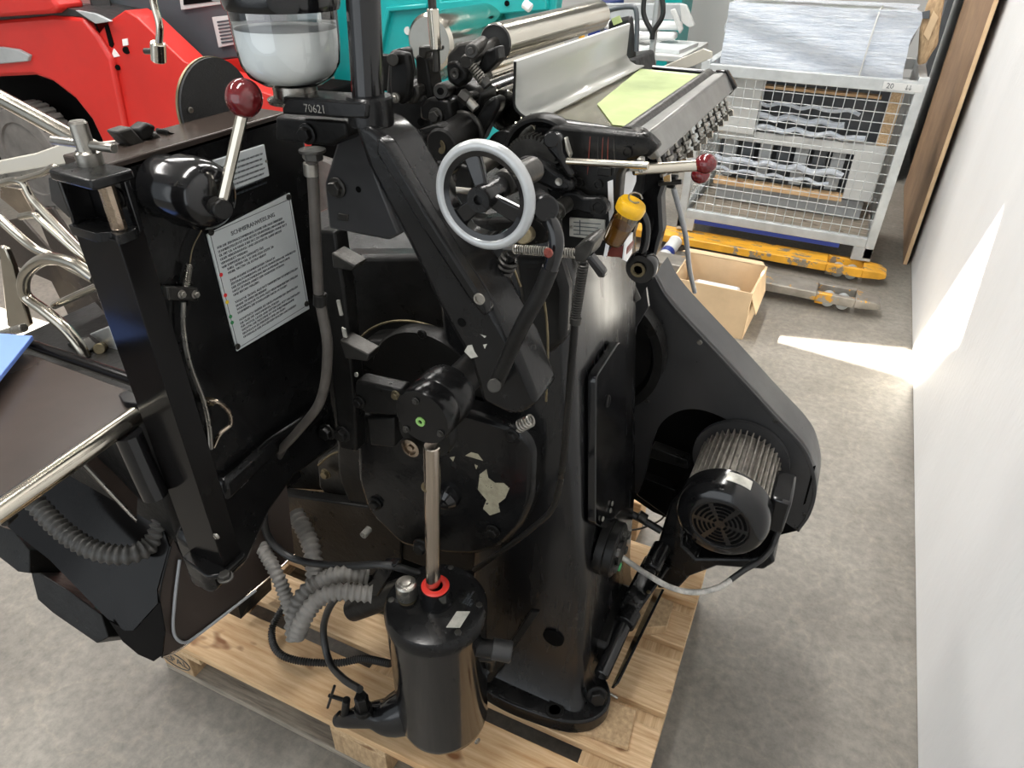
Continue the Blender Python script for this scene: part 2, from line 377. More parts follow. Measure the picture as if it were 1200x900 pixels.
def ring(name, c, axis, R, r, material, parent=None, seg=48, seg2=12, flat=1.0):
    d, u, v = frame_of(axis); c = Vector(c); bm = bmesh.new(); rings = []
    for i in range(seg):
        a = 2 * math.pi * i / seg; rad = u * math.cos(a) + v * math.sin(a)
        rings.append([bm.verts.new(c + rad * (R + r * math.cos(2 * math.pi * k / seg2)) + d * r * flat * math.sin(2 * math.pi * k / seg2)) for k in range(seg2)])
    for i in range(seg):
        a, b = rings[i], rings[(i + 1) % seg]
        for k in range(seg2):
            l = (k + 1) % seg2; bm.faces.new((a[k], b[k], b[l], a[l]))
    return finish(name, bm, material, parent)
def ball(name, c, r, material, parent=None, sc=(1, 1, 1), axis=(0, 0, 1)):
    bm = bmesh.new(); add_lathe(bm, Vector(c) - Vector(axis).normalized() * r * sc[2], axis, [(r * sc[2] * (1 - math.cos(math.pi * i / 20)), r * sc[0] * math.sin(math.pi * i / 20)) for i in range(21)], 32)
    return finish(name, bm, material, parent)
def text(name, body, o, xd, yd, size, material, parent=None, align='LEFT', lift=0.0008, space=1.0):
    xd = Vector(xd).normalized(); yd = (Vector(yd) - xd * Vector(yd).dot(xd)).normalized(); n = xd.cross(yd)
    cu = bpy.data.curves.new(name, 'FONT'); cu.body = body; cu.size = size; cu.align_x = align; cu.space_line = space
    cu.extrude = 0.0002; cu.resolution_u = 2
    t = bpy.data.objects.new(name, cu); COL.objects.link(t)
    dg = bpy.context.evaluated_depsgraph_get(); me = bpy.data.meshes.new_from_object(t.evaluated_get(dg))
    bpy.data.objects.remove(t)
    mw = Matrix((xd, yd, n)).transposed().to_4x4(); mw.translation = Vector(o) + n * lift
    me.transform(mw); me.name = name; me.materials.clear(); me.materials.append(material)
    ob = bpy.data.objects.new(name, me); COL.objects.link(ob)
    if parent is not None:
        ob.parent = parent
        if parent.type == 'EMPTY': ob.matrix_parent_inverse = Matrix.Translation(-parent.location)
    return ob
def loft(name, secs, material, parent=None, bevel=0.004, sub=0):
    bm = bmesh.new(); R = [[bm.verts.new(Vector(p)) for p in s] for s in secs]; n = len(R[0])
    for a, b in zip(R, R[1:]):
        for k in range(n):
            l = (k + 1) % n; bm.faces.new((a[k], a[l], b[l], b[k]))
    bm.faces.new(list(reversed(R[0]))); bm.faces.new(R[-1])
    o = finish(name, bm, material, parent, bevel)
    if sub: 
        md = o.modifiers.new('sub', 'SUBSURF'); md.levels = sub; md.render_levels = sub
    return o
def rect(x0, x1, y0, y1, z, r=0.02, n=4):
    out = []
    for cx, cy, a0 in ((x1 - r, y1 - r, 0), (x0 + r, y1 - r, 90), (x0 + r, y0 + r, 180), (x1 - r, y0 + r, 270)):
        for k in range(n + 1):
            a = math.radians(a0 + 90 * k / n); out.append(Vector((cx + r * math.cos(a), cy + r * math.sin(a), z)))
    return out
def round_poly(pts, r, n=4):
    pts = [Vector(p) for p in pts]; out = []; m = len(pts)
    for i in range(m):
        a, b, c = pts[i - 1], pts[i], pts[(i + 1) % m]
        e1 = (a - b); e2 = (c - b); d = min(r, e1.length * .45, e2.length * .45)
        s = b + e1.normalized() * d; t = b + e2.normalized() * d
        for k in range(n + 1):
            q = k / n; out.append((1 - q) ** 2 * s + 2 * q * (1 - q) * b + q * q * t)
    return out
# ================================================================ the hall
WX = 0.509
FY0, FY1, LX, CZ = -3.6, 9.0, -8.0, 4.0
struct(box('floor', (LX - .2, FY0, -0.2), (WX + .2, FY1 + .2, 0.0), M['conc'], None, 0))
struct(box('wall_right', (WX, FY0, 0.006), (WX + 0.12, FY1, CZ), M['wall'], None, 0))
struct(box('wall_left', (LX - 0.2, FY0, 0), (LX, FY1, CZ), M['wallb'], None, 0))
struct(box('wall_back', (LX, FY1, 0), (WX, FY1 + 0.2, CZ), M['wallb'], None, 0))
def face_holes(name, outer, holes, z, th, material):
    bm = bmesh.new()
    for loop in [outer] + holes:
        vs = [bm.verts.new((a, b, z)) for a, b in loop]
        for i in range(len(vs)): bm.edges.new((vs[i], vs[(i + 1) % len(vs)]))
    bmesh.ops.triangle_fill(bm, use_beauty=True, edges=bm.edges[:])
    r = bmesh.ops.extrude_face_region(bm, geom=bm.faces[:])
    bmesh.ops.translate(bm, vec=(0, 0, th), verts=[g for g in r['geom'] if isinstance(g, bmesh.types.BMVert)])
    return finish(name, bm, material, None, 0, smooth=False)
def to_roof(p, z=CZ):
    p = Vector(p); t = (z - p.z) / SUN_DIR.z; q = p + SUN_DIR * t; return (q.x, q.y)
sun_patch = [P(885, 392, z=0), P(1068, 414, x=WX), P(1174, 250, x=WX), P(1127, 396, x=WX), P(1116, 402, x=WX), P(1090, 432, x=WX), P(1068, 448, x=WX)]
sun_patch2 = [P(-260, 350, z=0), P(-40, 325, z=0), P(95, 345, z=0), P(120, 425, z=0), P(-100, 450, z=0)]
struct(face_holes('ceiling', [(LX, FY0), (WX, FY0), (WX, FY1), (LX, FY1)], [[to_roof(p) for p in sun_patch], [to_roof(p) for p in sun_patch2]], CZ, 0.004, M['wallb']))  # unseen ceiling; its holes are shaped to cast the two sun patches

# leaning boards between the cage and the wall
def slab(name, a, b, c, th, m):      # a,b bottom edge, c top above a
    a, b, c = Vector(a), Vector(b), Vector(c); n = (b - a).cross(c - a).normalized() * th
    return prism(name, [a, b, b + (c - a), c], n, m, None, 0.002)
bt = thing('wooden_board', 'tall brown wooden board leaning against the white wall behind the cage', 'board', (0.42, 4.5, 0))
b0 = P(1066, 311, z=0.0)
bx, by = b0.x - 0.035, b0.y
prism('face', [(bx, by + .003, 0.0), (bx, by + 1.6, 0.0), (bx - .025 , by + 1.6, 2.1), (bx - .025, by + .003, 2.1)], (0.012, 0, 0), M['brd'], bt, 0.001)
prism('edge_strip', [(bx, by, 0.0), (bx + .02, by, 0.0), (bx - .005, by, 2.1), (bx - .025, by, 2.1)], (0, 0.003, 0), M['brde'], bt, 0)
bt2 = box('black_panel', (0.36, 6.0, 0.0), (0.40, 7.4, 2.3), M['dkgrey'], None, 0.003)
tag(bt2, 'dark panel standing upright just left of the brown board', 'panel')
# upper strip of wall cladding behind: dark gap
# ---------------------------------------------------------------- wire mesh cage
CY = 3.974; CX0, CX1 = -0.80, 0.272
cz0, cz1 = 0.20, 1.005
cg = thing('mesh_cage', 'pale grey wire mesh box pallet standing on the yellow pallet truck forks', 'cage', (-.26, 4.4, .1))
cg_d = 0.82
def post(x, y): 
    bm = bmesh.new(); add_box(bm, (x, y, 0.115), (x + .045, y + .045, 1.03)); return finish('corner_post', bm, M['galv'], cg, .003)
post(CX1 - .045, CY); post(CX0, CY); post(CX1 - .045, CY + cg_d - .045); post(CX0, CY + cg_d - .045)
box('front_rail', (CX0 + .045, CY, .955), (CX1 - .045, CY + .04, 1.01), M['galv'], cg)
box('front_rail', (CX0 + .045, CY - .002, .175), (CX1 - .045, CY + .04, .225), M['galv'], cg)
box('rear_rail', (CX0 + .045, CY + cg_d - .04, .955), (CX1 - .045, CY + cg_d, 1.01), M['galv'], cg)
for x in (CX0, CX1 - .04):
    box('side_rail', (x, CY + .045, .955), (x + .04, CY + cg_d - .045, 1.01), M['galv'], cg)
    box('side_rail', (x, CY + .045, .175), (x + .04, CY + cg_d - .045, .225), M['galv'], cg)
box('base_plate', (CX0 + .05, CY + .04, .185), (CX1 - .05, CY + cg_d - .04, .20), M['woodg'], cg, 0)
def mesh_panel(x0, x1, z0, z1, fn, sx, sz, w=.0022):
    bm = bmesh.new(); nx = round((x1 - x0) / sx); nz = round((z1 - z0) / sz)
    for i in range(nx + 1):
        x = x0 + (x1 - x0) * i / nx; add_tube(bm, [Vector(fn(x, z0)), Vector(fn(x, z1))], w, 6)
    for i in range(nz + 1):
        z = z0 + (z1 - z0) * i / nz; add_tube(bm, [Vector(fn(x0, z)) + Vector((0, .003, 0)), Vector(fn(x1, z)) + Vector((0, .003, 0))], w, 6)
    return finish('wire_mesh', bm, M['galv'], cg)
mesh_panel(CX0 + .045, CX1 - .045, .225, .955, lambda x, z: (x, CY + .012, z), .05, .05)
mesh_panel(CX0 + .045, CX1 - .045, .225, .955, lambda x, z: (x, CY + cg_d - .02, z), .05, .05)
mesh_panel(CY + .045, CY + cg_d - .045, .225, .955, lambda x, z: (CX1 - .02, x, z), .05, .05)
mesh_panel(CY + .045, CY + cg_d - .045, .225, .955, lambda x, z: (CX0 + .02, x, z), .05, .05)
for x in (CX0, CX1 - .1):
    lab(box('foot', (x, CY, .10), (x + .1, CY + .1, .175), M['galv'], cg), 'stubby pale foot')
tg = box('write_on_plate', (CX1 - .19, CY - .004, .965), (CX1 - .015, CY, 1.0), M['lgrey'], cg, .001)
text('handwriting', '20', (CX1 - .175, CY - .004, .972), (1, 0, 0), (0, 0, 1), .034, M['ink'], tg)
for k, dx in enumerate((.09, .105)):
    bm = bmesh.new(); q = Vector((CX1 - .175 + dx, CY - .006, .972))
    add_tube(bm, [q + Vector((0, 0, .022)), q], .001, 5); add_tube(bm, [q + Vector((-.006, 0, .008)), q, q + Vector((.006, 0, .008))], .001, 5)
    finish('handwritten_arrow', bm, M['ink'], tg)
# inside the cage: wooden crate pieces with wrapping
for z, zz, nm_, m_, yy in ((.205, .30, 'wrapped_grey_panel', 'grey', .46), (.30, .335, 'brown_plank', 'woody', .40), (.335, .56, 'wrapped_grey_panel', 'dkgrey', .52), (.56, .60, 'brown_plank', 'grey', .40), (.60, .80, 'wrapped_grey_panel', 'dkgrey', .50), (.80, .825, 'brown_plank', 'wood', .42), (.825, .93, 'wrapped_grey_panel', 'grey', .46)):
    pass
cr = thing('wrapped_machine', 'machine base wrapped in clear film standing inside the wire mesh cage', 'wrapped machine', (-.25, 4.5, .2))
box('lower_body', (-.66, CY + .36, .203), (.17, CY + .74, .31), M['grey'], cr, .004)
box('timber_rail', (-.68, CY + .30, .31), (.05, CY + .36, .345), M['wood2'], cr, .002)
lab(box('side_panel', (.05, CY + .30, .33), (.20, CY + .74, .60), M['lgrey'], cr, .004), 'pale grey flat side panel')
for i, x in enumerate([-.66 + .1 * k for k in range(7)]):
    box('slat', (x, CY + .38, .345), (x + .07, CY + .42, .57), M['dkgrey'] if i % 2 else M['grey'], cr, .003)
box('cross_panel', (-.70, CY + .32, .57), (.20, CY + .38, .63), M['lgrey'], cr, .003)
box('timber_rail', (-.62, CY + .34, .86), (.10, CY + .40, .875), M['wood2'], cr, .002)
lab(box('rear_panel', (-.70, CY + .46, .345), (.18, CY + .72, .90), M['dkgrey'], cr, .003), 'dark inner housing')
lab(box('corner_panel', (-.72, CY + .28, .62), (-.50, CY + .40, .93), M['lgrey'], cr, .003), 'pale grey corner cover')
for i, (z, t) in enumerate(((.40, .03), (.46, .05), (.66, .04), (.72, .05), (.79, .03))):
    ribs = [(-.70 + .06 * k, CY + .305 + .008 * math.sin(k * 1.7 + i), z + .010 * math.sin(k * 2.3 + i * 2)) for k in range(12 + i % 3)]
    tube('crumpled_film', ribs, t * .35, M['wrap'], cr, 8, 3)
box('timber_post', (.14, CY + .33, .63), (.20, CY + .37, .93), M['woody'], cr, .002)
# wrapped box on top, standing inside the cage and rising above it
w1 = P(828, 82, y=4.14); w2 = P(1058, 84, y=4.14)
bmw = bmesh.new(); x0, x1, y0, y1, z0, z1 = max(w1.x, -.735), min(w2.x, .205), 4.14, 4.62, .945, P(940, 7, y=4.14).z
nx, nz = 26, 14
def wob(x, z, s): return .010 * math.sin(9 * z * 3 + x * 7 + s) + .006 * math.sin(41 * z + 13 * x + s)
grid = {}
sides = [((x0, y0), (x1, y0)), ((x1, y0), (x1, y1)), ((x1, y1), (x0, y1)), ((x0, y1), (x0, y0))]
loopn = []
for si, (a, b) in enumerate(sides):
    n_ = nx if si % 2 == 0 else 12
    for k in range(n_):
        t = k / n_; loopn.append((a[0] + (b[0] - a[0]) * t, a[1] + (b[1] - a[1]) * t, si))
rows = []
for j in range(nz + 1):
    z = z0 + (z1 - z0) * j / nz; row = []
    for (x, y, si) in loopn:
        w_ = wob(x + y, z, si); nrm = ((0, -1), (1, 0), (0, 1), (-1, 0))[si]
        row.append(bmw.verts.new((x + nrm[0] * w_, y + nrm[1] * w_, z)))
    rows.append(row)
for a, b in zip(rows, rows[1:]):
    for k in range(len(a)):
        l = (k + 1) % len(a); bmw.faces.new((a[k], a[l], b[l], b[k]))
bmw.faces.new(rows[0]); bmw.faces.new(rows[-1])
wr = finish('wrapped_crate', bmw, M['wrap'], None, 0, angle=60)
tag(wr, 'large pale box in shiny stretch film rising above the wire mesh cage', 'wrapped box')
tb = tube('strap', [(x0 + .7, y0 - .015, z0 + .02), (x0 + .71, y0 - .015, z1 - .03), (x0 + .72, y0 + .1, z1 + .012)], .004, M['lgrey'], wr, 6, 4)
hv = thing('folded_cloth', 'yellow-green and dark cloth lying on top of the film-wrapped box', 'cloth', (-.3, 4.3, z1 + .01))
for i, (a, w_, m_) in enumerate(((-.60, .16, 'lime'), (-.42, .14, 'redb'), (-.24, .15, 'lime'), (-.08, .13, 'lime'))):
    ball('fold', (a + .02, 4.26 + .02 * (i % 2), z1 + .055), w_ * .75, M[m_], hv, (1, 1, .20))
# brown wrapped item behind right
bb = thing('paper_wrapped_part', 'part wrapped in crumpled brown paper between the film-wrapped box and the boards', 'wrapped part', (.25, 4.4, 1.0))
_p = [(1070, 82), (1073, 40), (1081, 12), (1089, -8), (1104, -8), (1096, 40), (1094, 58), (1088, 66), (1080, 80)]
prY('paper', 4.34, [(a + 5, b - 5) for a, b in _p], .09, M['block'], bb, .012)
prY('label_tape', 4.33, [(1082, 40), (1094, 12), (1100, 20), (1088, 48)], .004, M['card'], bb, .001)
prY('switch_box', 4.325, [(1080, 14), (1090, 12), (1089, 22), (1080, 22)], .01, M['dkgrey'], bb, .001)
# ---------------------------------------------------------------- yellow pallet truck
pt = thing('pallet_truck', 'worn yellow pallet truck with its forks under the wire mesh cage', 'pallet truck', (-.3, 3.7, 0))
def fork(y0, y1, x0, x1, m, top):
    zt = .092; bm = bmesh.new()
    def sec(x, ya, yb, za, zb): return [Vector((x, ya, za)), Vector((x, yb, za)), Vector((x, yb, zb)), Vector((x, ya, zb))]
    o = loft('fork', [sec(x0, y0, y1, .045, zt), sec(x1 - .30, y0, y1, .045, zt)], m, pt, .006)
    loft('fork_side', [sec(x1 - .30, y0, y0 + .028, .045, zt), sec(x1 - .12, y0, y0 + .028, .045, zt)], m, pt, .003)
    loft('fork_side', [sec(x1 - .30, y1 - .028, y1, .045, zt), sec(x1 - .12, y1 - .028, y1, .045, zt)], m, pt, .003)
    ym = (y0 + y1) / 2
    loft('fork_tip', [sec(x1 - .12, y0, y1, .045, zt), sec(x1 - .03, y0 + .02, y1 - .02, .045, zt - .004), sec(x1, ym - .045, ym + .045, .05, zt - .02)], m, pt, .005)
    for dx in (.17, .24): cyl('roller', (x1 - dx, ym - .04, .040), (x1 - dx, ym + .04, .040), .030, M['grey'], pt)
    lab(box('roller_arm', (x1 - .30, y0 + .03, .02), (x1 - .26, y1 - .03, .05), M['yelp'], pt, .004), 'chipped yellow roller carrier')
f1 = P(1040, 322, z=.09); f2 = P(1034, 352, z=.09)
fork(f1.y - .0, f1.y + .155, -1.15, f1.x, M['yelp'], 1)
fork(f2.y - .06, f2.y + .085, -1.15, f2.x, M['wornfork'], 1)
box('mast_plate', (-1.30, f2.y - .06, .05), (-1.15, f1.y + .155, .40), M['yelp'], pt, .01)
tube('tow_bar', [(-1.26, 3.75, .35), (-1.34, 3.75, .7), (-1.4, 3.75, 1.15)], .016, M['yelp'], pt, n=4)
nvy = box('navy_strip', (-.70, CY + .0, .15), (.10, CY + .03, .174), M['navy'], cg, .002)
lab(nvy, 'navy blue bottom strip')
# ---------------------------------------------------------------- open cardboard box
cbx = thing('cardboard_box', 'open cardboard box on the floor behind the belt guard', 'cardboard box', (-.35, 2.9, 0))
R_ = P(868, 398, z=0.0); CBX1, CBY0 = R_.x, R_.y
def sheet(name, pts, th, m, par, bev=.0015): 
    pts = [Vector(p) for p in pts]; n = (pts[1] - pts[0]).cross(pts[2] - pts[0]).normalized() * th
    return prism(name, pts, n, m, par, bev)
ax, ay = CBX1, CBY0
sheet('side', [(ax, ay, .0), (ax + .01, ay + .34, .0), (ax + .015, ay + .34, .24), (ax - .0, ay + .0, .24)], .006, M['card'], cbx)
sheet('side', [(ax, ay, 0), (ax - .36, ay, 0), (ax - .36, ay, .24), (ax, ay, .24)], .006, M['card'], cbx)
sheet('side', [(ax - .36, ay, 0), (ax - .36, ay + .34, 0), (ax - .36, ay + .34, .24), (ax - .36, ay, .24)], .006, M['card'], cbx)
sheet('side', [(ax + .01, ay + .34, 0), (ax - .36, ay + .34, 0), (ax - .36, ay + .34, .24), (ax + .01, ay + .34, .24)], .006, M['card'], cbx)
sheet('bottom', [(ax, ay, .004), (ax, ay + .34, .004), (ax - .36, ay + .34, .004), (ax - .36, ay, .004)], .004, M['card'], cbx)
sheet('flap', [(ax + .01, ay + .34, .24), (ax - .40, ay + .34, .24), (ax - .37, ay + .39, .24), (ax - .01, ay + .39, .24)], .005, M['card'], cbx)
sheet('flap', [(ax, ay, .24), (ax + .014, ay + .34, .24), (ax + .04, ay + .30, .13), (ax + .04, ay + .02, .13)], .005, M['card'], cbx)
fl = box('plastic_bag', (ax - .30, ay + .05, .02), (ax - .07, ay + .28, .14), M['wrap'], None, .02); tag(fl, 'clear plastic bag inside the open cardboard box', 'bag')
lb = thing('small_tin', 'small pale tin with navy band on the floor between belt guard and cardboard box', 'tin', (-.75, 3.3, 0))
# ---------------------------------------------------------------- red forklift
FK = 2.62
fk = thing('forklift', 'red forklift truck with grey counterweight and slate cab at the far left', 'forklift', (-4.0, 3.0, 0))
body = [(-60, 28), (60, 18), (95, 20), (113, 42), (130, 70), (146, 150), (152, 240), (120, 250), (119, 165), (107, 140), (88, 116), (62, 96), (40, 88), (0, 90), (-60, 95)]
prY('fender', FK, body, .16, M['red'], fk, .02)
prY('side_panel', FK + .03, [(113, 42), (127, 25), (146, 12), (160, 20), (215, 72), (340, 120), (350, 260), (150, 250), (146, 150), (130, 70)], .14, M['red'], fk, .006)
lab(prY('hood', FK - .05, [(-60, -60), (40, -50), (62, 0), (68, 10), (60, 16), (-60, 24)], .16, M['red'], fk, .02), 'red upper hood')
prY('black_trim', FK + .01, [(-60, 24), (60, 14), (70, 8), (104, 14), (128, 25), (112, 28), (95, 20), (60, 18), (-60, 30)], .3, M['rub'], fk, .004)
lab(prY('step_plate', FK - .02, [(88, 12), (110, 16), (129, 25), (112, 28)], .02, M['grey'], fk, .002), 'scuffed grey step plate')
prY('lamp_glass', FK - .02, [(-60, 60), (0, 55), (20, 58), (34, 65), (32, 72), (0, 75), (-60, 76)], .03, M['grey'], fk, .006)
prY('cab', FK + .30, [(50, -60), (60, -2), (118, 8), (142, 12), (212, 76), (330, 62), (345, -60)], .25, M['dkgrey'], fk, .01)
cabp = M['red']
prY('lower_frame', FK + .28, [(212, 76), (300, 66), (345, 60), (350, 130), (330, 135), (255, 70)], .25, M['red'], fk, .01)
prY('cab_trim', FK + .285, [(140, 10), (144, 8), (216, 72), (214, 79)], .02, M['rub'], fk, .002)
v_ = prY('vent', FK + .28, [(248, 20), (278, 17), (285, 50), (256, 56)], .02, M['lgrey'], fk, .003)
for k in range(7):
    t = k / 6; prY('vent_slot', FK + .275, [(254 + 5 * t, 25 + 24 * t), (276 + 5 * t, 22 + 24 * t), (276.5 + 5 * t, 24 + 24 * t), (254.5 + 5 * t, 27 + 24 * t)], .004, M['ink'], v_, 0)
w_ = prY('cab_window_frame', FK + .28, [(206, -30), (270, -30), (272, 3), (212, 12)], .02, M['lgrey'], fk, .003)
prY('glass', FK + .275, [(213, -30), (265, -30), (266, 0), (215, 6)], .01, M['dark'], w_, .001)
prY('gas_strut', FK + .25, [(60, -12), (112, -6), (114, 6), (62, 3)], .05, M['grey'], fk, .004)
cyl('hinge', P(118, 3, y=FK + .2), P(118, 3, y=FK + .26), .05, M['rub'], fk)
s_ = S(1, P(125, 60, y=FK))
prY('slot', FK + .025, [(122, 30), (126, 28), (133, 52), (131, 56), (128, 54)], .006, M['dark'], fk, .001)
lab(prY('warning_sticker', FK + .025, [(133, 57), (140, 66), (130, 68)], .005, M['white'], fk, 0), 'white triangular sticker')
lab(prY('sticker', FK + .025, [(143, 46), (149, 45), (150, 53), (144, 54)], .005, M['white'], fk, 0), 'small white sticker')
for q, r in (((138, 79), 3), ((148, 59), 4)): cyl('hole', P(*q, y=FK + .028), P(*q, y=FK + .02), r * s_, M['dark'], fk)
lab(prY('door_seam', FK + .026, [(110, 28), (112, 28), (130, 72), (146, 150), (144, 150), (128, 72)], .006, M['dark'], fk, 0), 'dark panel seam')
wc = P(30, 188, y=FK); Rr = wc.z
tyre = lathe('wheel', (wc.x, FK + .22, wc.z), (0, -1, 0), [(0, Rr * .3), (0, Rr * .94), (.03, Rr), (.17, Rr), (.20, Rr * .95), (.205, Rr * .72), (.19, Rr * .70)], M['tyre'], fk, 56)
lathe('wheel_rim', (wc.x, FK + .2, wc.z), (0, -1, 0), [(0, Rr * .2), (0, Rr * .7), (-.02, Rr * .68), (-.02, Rr * .6)][::1], M['hub'], tyre, 48)
lathe('hub_face', (wc.x, FK + .06, wc.z), (0, -1, 0), [(-.02, Rr * .70), (.02, Rr * .66), (-.03, Rr * .42), (-.03, Rr * .22), (.01, Rr * .18), (.01, 0)], M['hub'], tyre, 48)
for k in range(34):
    a = 2 * math.pi * k / 34; c = Vector((wc.x + Rr * math.cos(a), FK + .12, wc.z + Rr * math.sin(a)))
    d_ = Vector((math.cos(a), 0, math.sin(a))); t_ = Vector((-math.sin(a), 0, math.cos(a)))
    bm = bmesh.new(); add_prism(bm, [c - d_ * .02 + t_ * .018 + Vector((0, -.09, 0)), c + d_ * .012 + t_ * .018 + Vector((0, -.085, 0)), c + d_ * .012 - t_ * .018 + Vector((0, -.085, 0)), c - d_ * .02 - t_ * .018 + Vector((0, -.09, 0))], (0, .17, 0))
    finish('tread_block', bm, M['tyre'], tyre, .003)
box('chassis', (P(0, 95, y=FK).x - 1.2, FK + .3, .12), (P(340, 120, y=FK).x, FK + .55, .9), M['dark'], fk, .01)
cyl('wheel', (P(300, 0, y=FK).x, FK + .25, .28), (P(300, 0, y=FK).x, FK + .42, .28), .28, M['tyre'], fk)
# ---------------------------------------------------------------- teal press
TY = 3.3
tp = thing('teal_printing_press', 'teal painted printing press with bare drum behind the black press', 'printing press', (-2, 3.6, 0))
prY('frame', TY, [(396, -60), (660, -60), (650, 20), (640, 30), (560, 330), (380, 330), (392, 60)], .08, M['teal'], tp, .01)
prY('rib', TY - .03, [(440, 60), (452, 8), (500, 4), (500, 10), (456, 14), (446, 62)], .04, M['teal'], tp, .006)
prY('rib', TY - .04, [(508, -60), (514, -60), (516, 2), (640, -8), (640, 12), (508, 22), (500, 8)], .04, M['teal'], tp, .006)
cyl('hole_plug', P(478, 36, y=TY - .005), P(478, 36, y=TY + .01), S(4.5, P(478, 36, y=TY)), M['lgrey'], tp)
dc0 = P(512, 42, y=TY - .04); dr = S(33, dc0)
_d = P(503, 50, y=2.75); cyl('drum', _d, (_d.x, TY + .0, _d.z), S(31, _d), M['roller'], tp, 48)
_d = P(505, 88, y=2.8); cyl('shaft', _d, (_d.x, TY, _d.z), S(9, _d), M['steel'], tp)
lab(cyl('peg', P(614, 4, y=TY - .12), P(622, 10, y=TY - .12), .02, M['white'], tp), 'white peg')
cyl('bolt', P(594, 4, y=TY - .05), P(594, 4, y=TY - .02), .012, M['dark'], tp)
box('rear_frame', (P(396, 0, y=TY).x, TY + .6, 0), (P(600, 0, y=TY).x - .1, TY + .7, 1.3), M['teal'], tp, .01)
box('bed', (P(420, 0, y=TY).x, TY + .08, .2), (P(560, 0, y=TY).x, TY + .6, .8), M['dkgrey'], tp, .01)
# ---------------------------------------------------------------- far background
TBY = 5.6
tz = P(760, 50, y=TBY).z
tbl = thing('work_table', 'pale work table with papers at the far end of the hall', 'table', (-1.4, 5.8, 0))
tl, tr_ = P(720, 60, y=TBY), P(800, 62, y=TBY)
box('tabletop', (tl.x, TBY, tl.z - .04), (tr_.x, TBY + .9, tl.z), M['lgrey'], tbl, .004)
for x in (tl.x + .04, tr_.x - .12):
    for y in (TBY + .04, TBY + .84): box('leg', (x, y, 0), (x + .05, y + .05, tl.z - .04), M['grey'], tbl, .003)
box('shelf', (tl.x + .05, TBY + .05, tl.z - .32), (tr_.x + .2, TBY + .85, tl.z - .29), M['white'], tbl, .003)
pp = prism('paper_stack', [Vector((tr_.x - .35, TBY + .12, tl.z)), Vector((tr_.x - .05, TBY + .10, tl.z)), Vector((tr_.x - .02, TBY + .6, tl.z)), Vector((tr_.x - .28, TBY + .6, tl.z))], (0, 0, .03), M['paper'], None, .002)
tag(pp, 'stack of pale sheets on the work table in the background', 'paper stack')
mc = thing('desktop_machine', 'white tabletop machine with sloping lid on the far work table', 'office machine', (-1.7, 6.2, tl.z))
sl = [(700, 30), (795, 28), (812, 34), (806, 12), (795, 2), (710, 2), (700, 10)]
prY('lid', TBY + .5, [(700, 22), (800, 24), (798, 4), (706, 4)], .06, M['grey'], mc, .01)
prY('front_tray', TBY + .42, [(700, 34), (796, 36), (797, 26), (700, 24)], .12, M['white'], mc, .02)
prY('front_tray', TBY + .40, [(704, 46), (790, 48), (791, 38), (704, 36)], .12, M['white'], mc, .02)
prY('arm', TBY + .36, [(785, 12), (790, 10), (800, 34), (796, 40)], .04, M['lgrey'], mc, .006)
prY('side_cover', TBY + .44, [(797, 4), (804, 6), (814, 30), (808, 33), (798, 26)], .04, M['lgrey'], mc, .006)
hl = thing('hose_lifter', 'grey upright post with a black Y-shaped hose on top near the work table', 'post', (-1.3, 4.9, 0))
HY = 4.9
hb = P(762, 78, y=HY); ht = P(764, -60, y=HY)
cyl('pole', (hb.x, HY, 0), (hb.x, HY, ht.z), .022, M['galv'], hl)
cyl('base', (hb.x, HY, 0), (hb.x, HY, .03), .16, M['galv'], hl)
tube('hose', [P(764, 46, y=HY - .03), P(764, 38, y=HY - .03), P(756, 22, y=HY - .03), P(754, 8, y=HY - .03), P(758, -20, y=HY - .03)], .016, M['rub'], hl)
tube('hose', [P(764, 46, y=HY - .03), P(766, 36, y=HY - .03), P(775, 22, y=HY - .03), P(777, 8, y=HY - .03), P(773, -20, y=HY - .03)], .016, M['rub'], hl)
oc = thing('office_chair', 'dark chair with grey tubular frame behind the metal roller', 'chair', (-1.6, 4.6, 0))
OY = 4.4
tube('frame', [P(707, 62, y=OY), P(706, 22, y=OY), P(714, 12, y=OY), P(738, 8, y=OY), P(746, 16, y=OY), P(746, 60, y=OY)], .014, M['dkgrey'], oc, n=4)
prY('backrest', OY + .03, [(712, 24), (740, 18), (744, 70), (712, 78)], .05, M['rub'], oc, .02)
lab(prY('seat', OY + .02, [(700, 72), (748, 66), (752, 90), (704, 96)], .35, M['rub'], oc, .02), 'black padded seat')
prY('strap', OY + .0, [(716, 22), (726, 18), (729, 26), (719, 30)], .01, M['lime'], oc, .002)
cyl('pedestal', (P(728, 90, y=OY).x, OY + .2, 0), (P(728, 90, y=OY).x, OY + .2, P(728, 90, y=OY).z), .03, M['rub'], oc)
for xa, xb, y_, zt_c, m_, lb_ in ((P(690, 20, y=7.4).x, P(712, 20, y=7.4).x, 7.4, P(700, 2, y=7.4).z, 'navy', 'navy cabinet in the far background beyond the metal roller'), (P(775, 20, y=8.2).x, P(797, 20, y=8.2).x, 8.2, 1.65, 'teal', 'teal cabinet in the far background behind the white tabletop machine')):
    o = box('storage_cabinet', (xa, y_, 0), (xb, y_ + .5, zt_c), M[m_], None, .01); tag(o, lb_, 'cabinet')
ob_ = P(750, 244, z=0)
ob = thing('orange_box', 'orange and white box on the floor far behind the oil cup', 'box', ob_)
box('body', (ob_.x - .10, ob_.y, 0), (ob_.x + .09, ob_.y + .12, .12), M['yelp'], ob)
box('white_top_band', (ob_.x - .10, ob_.y, .121), (ob_.x + .09, ob_.y + .12, .20), M['white'], ob)
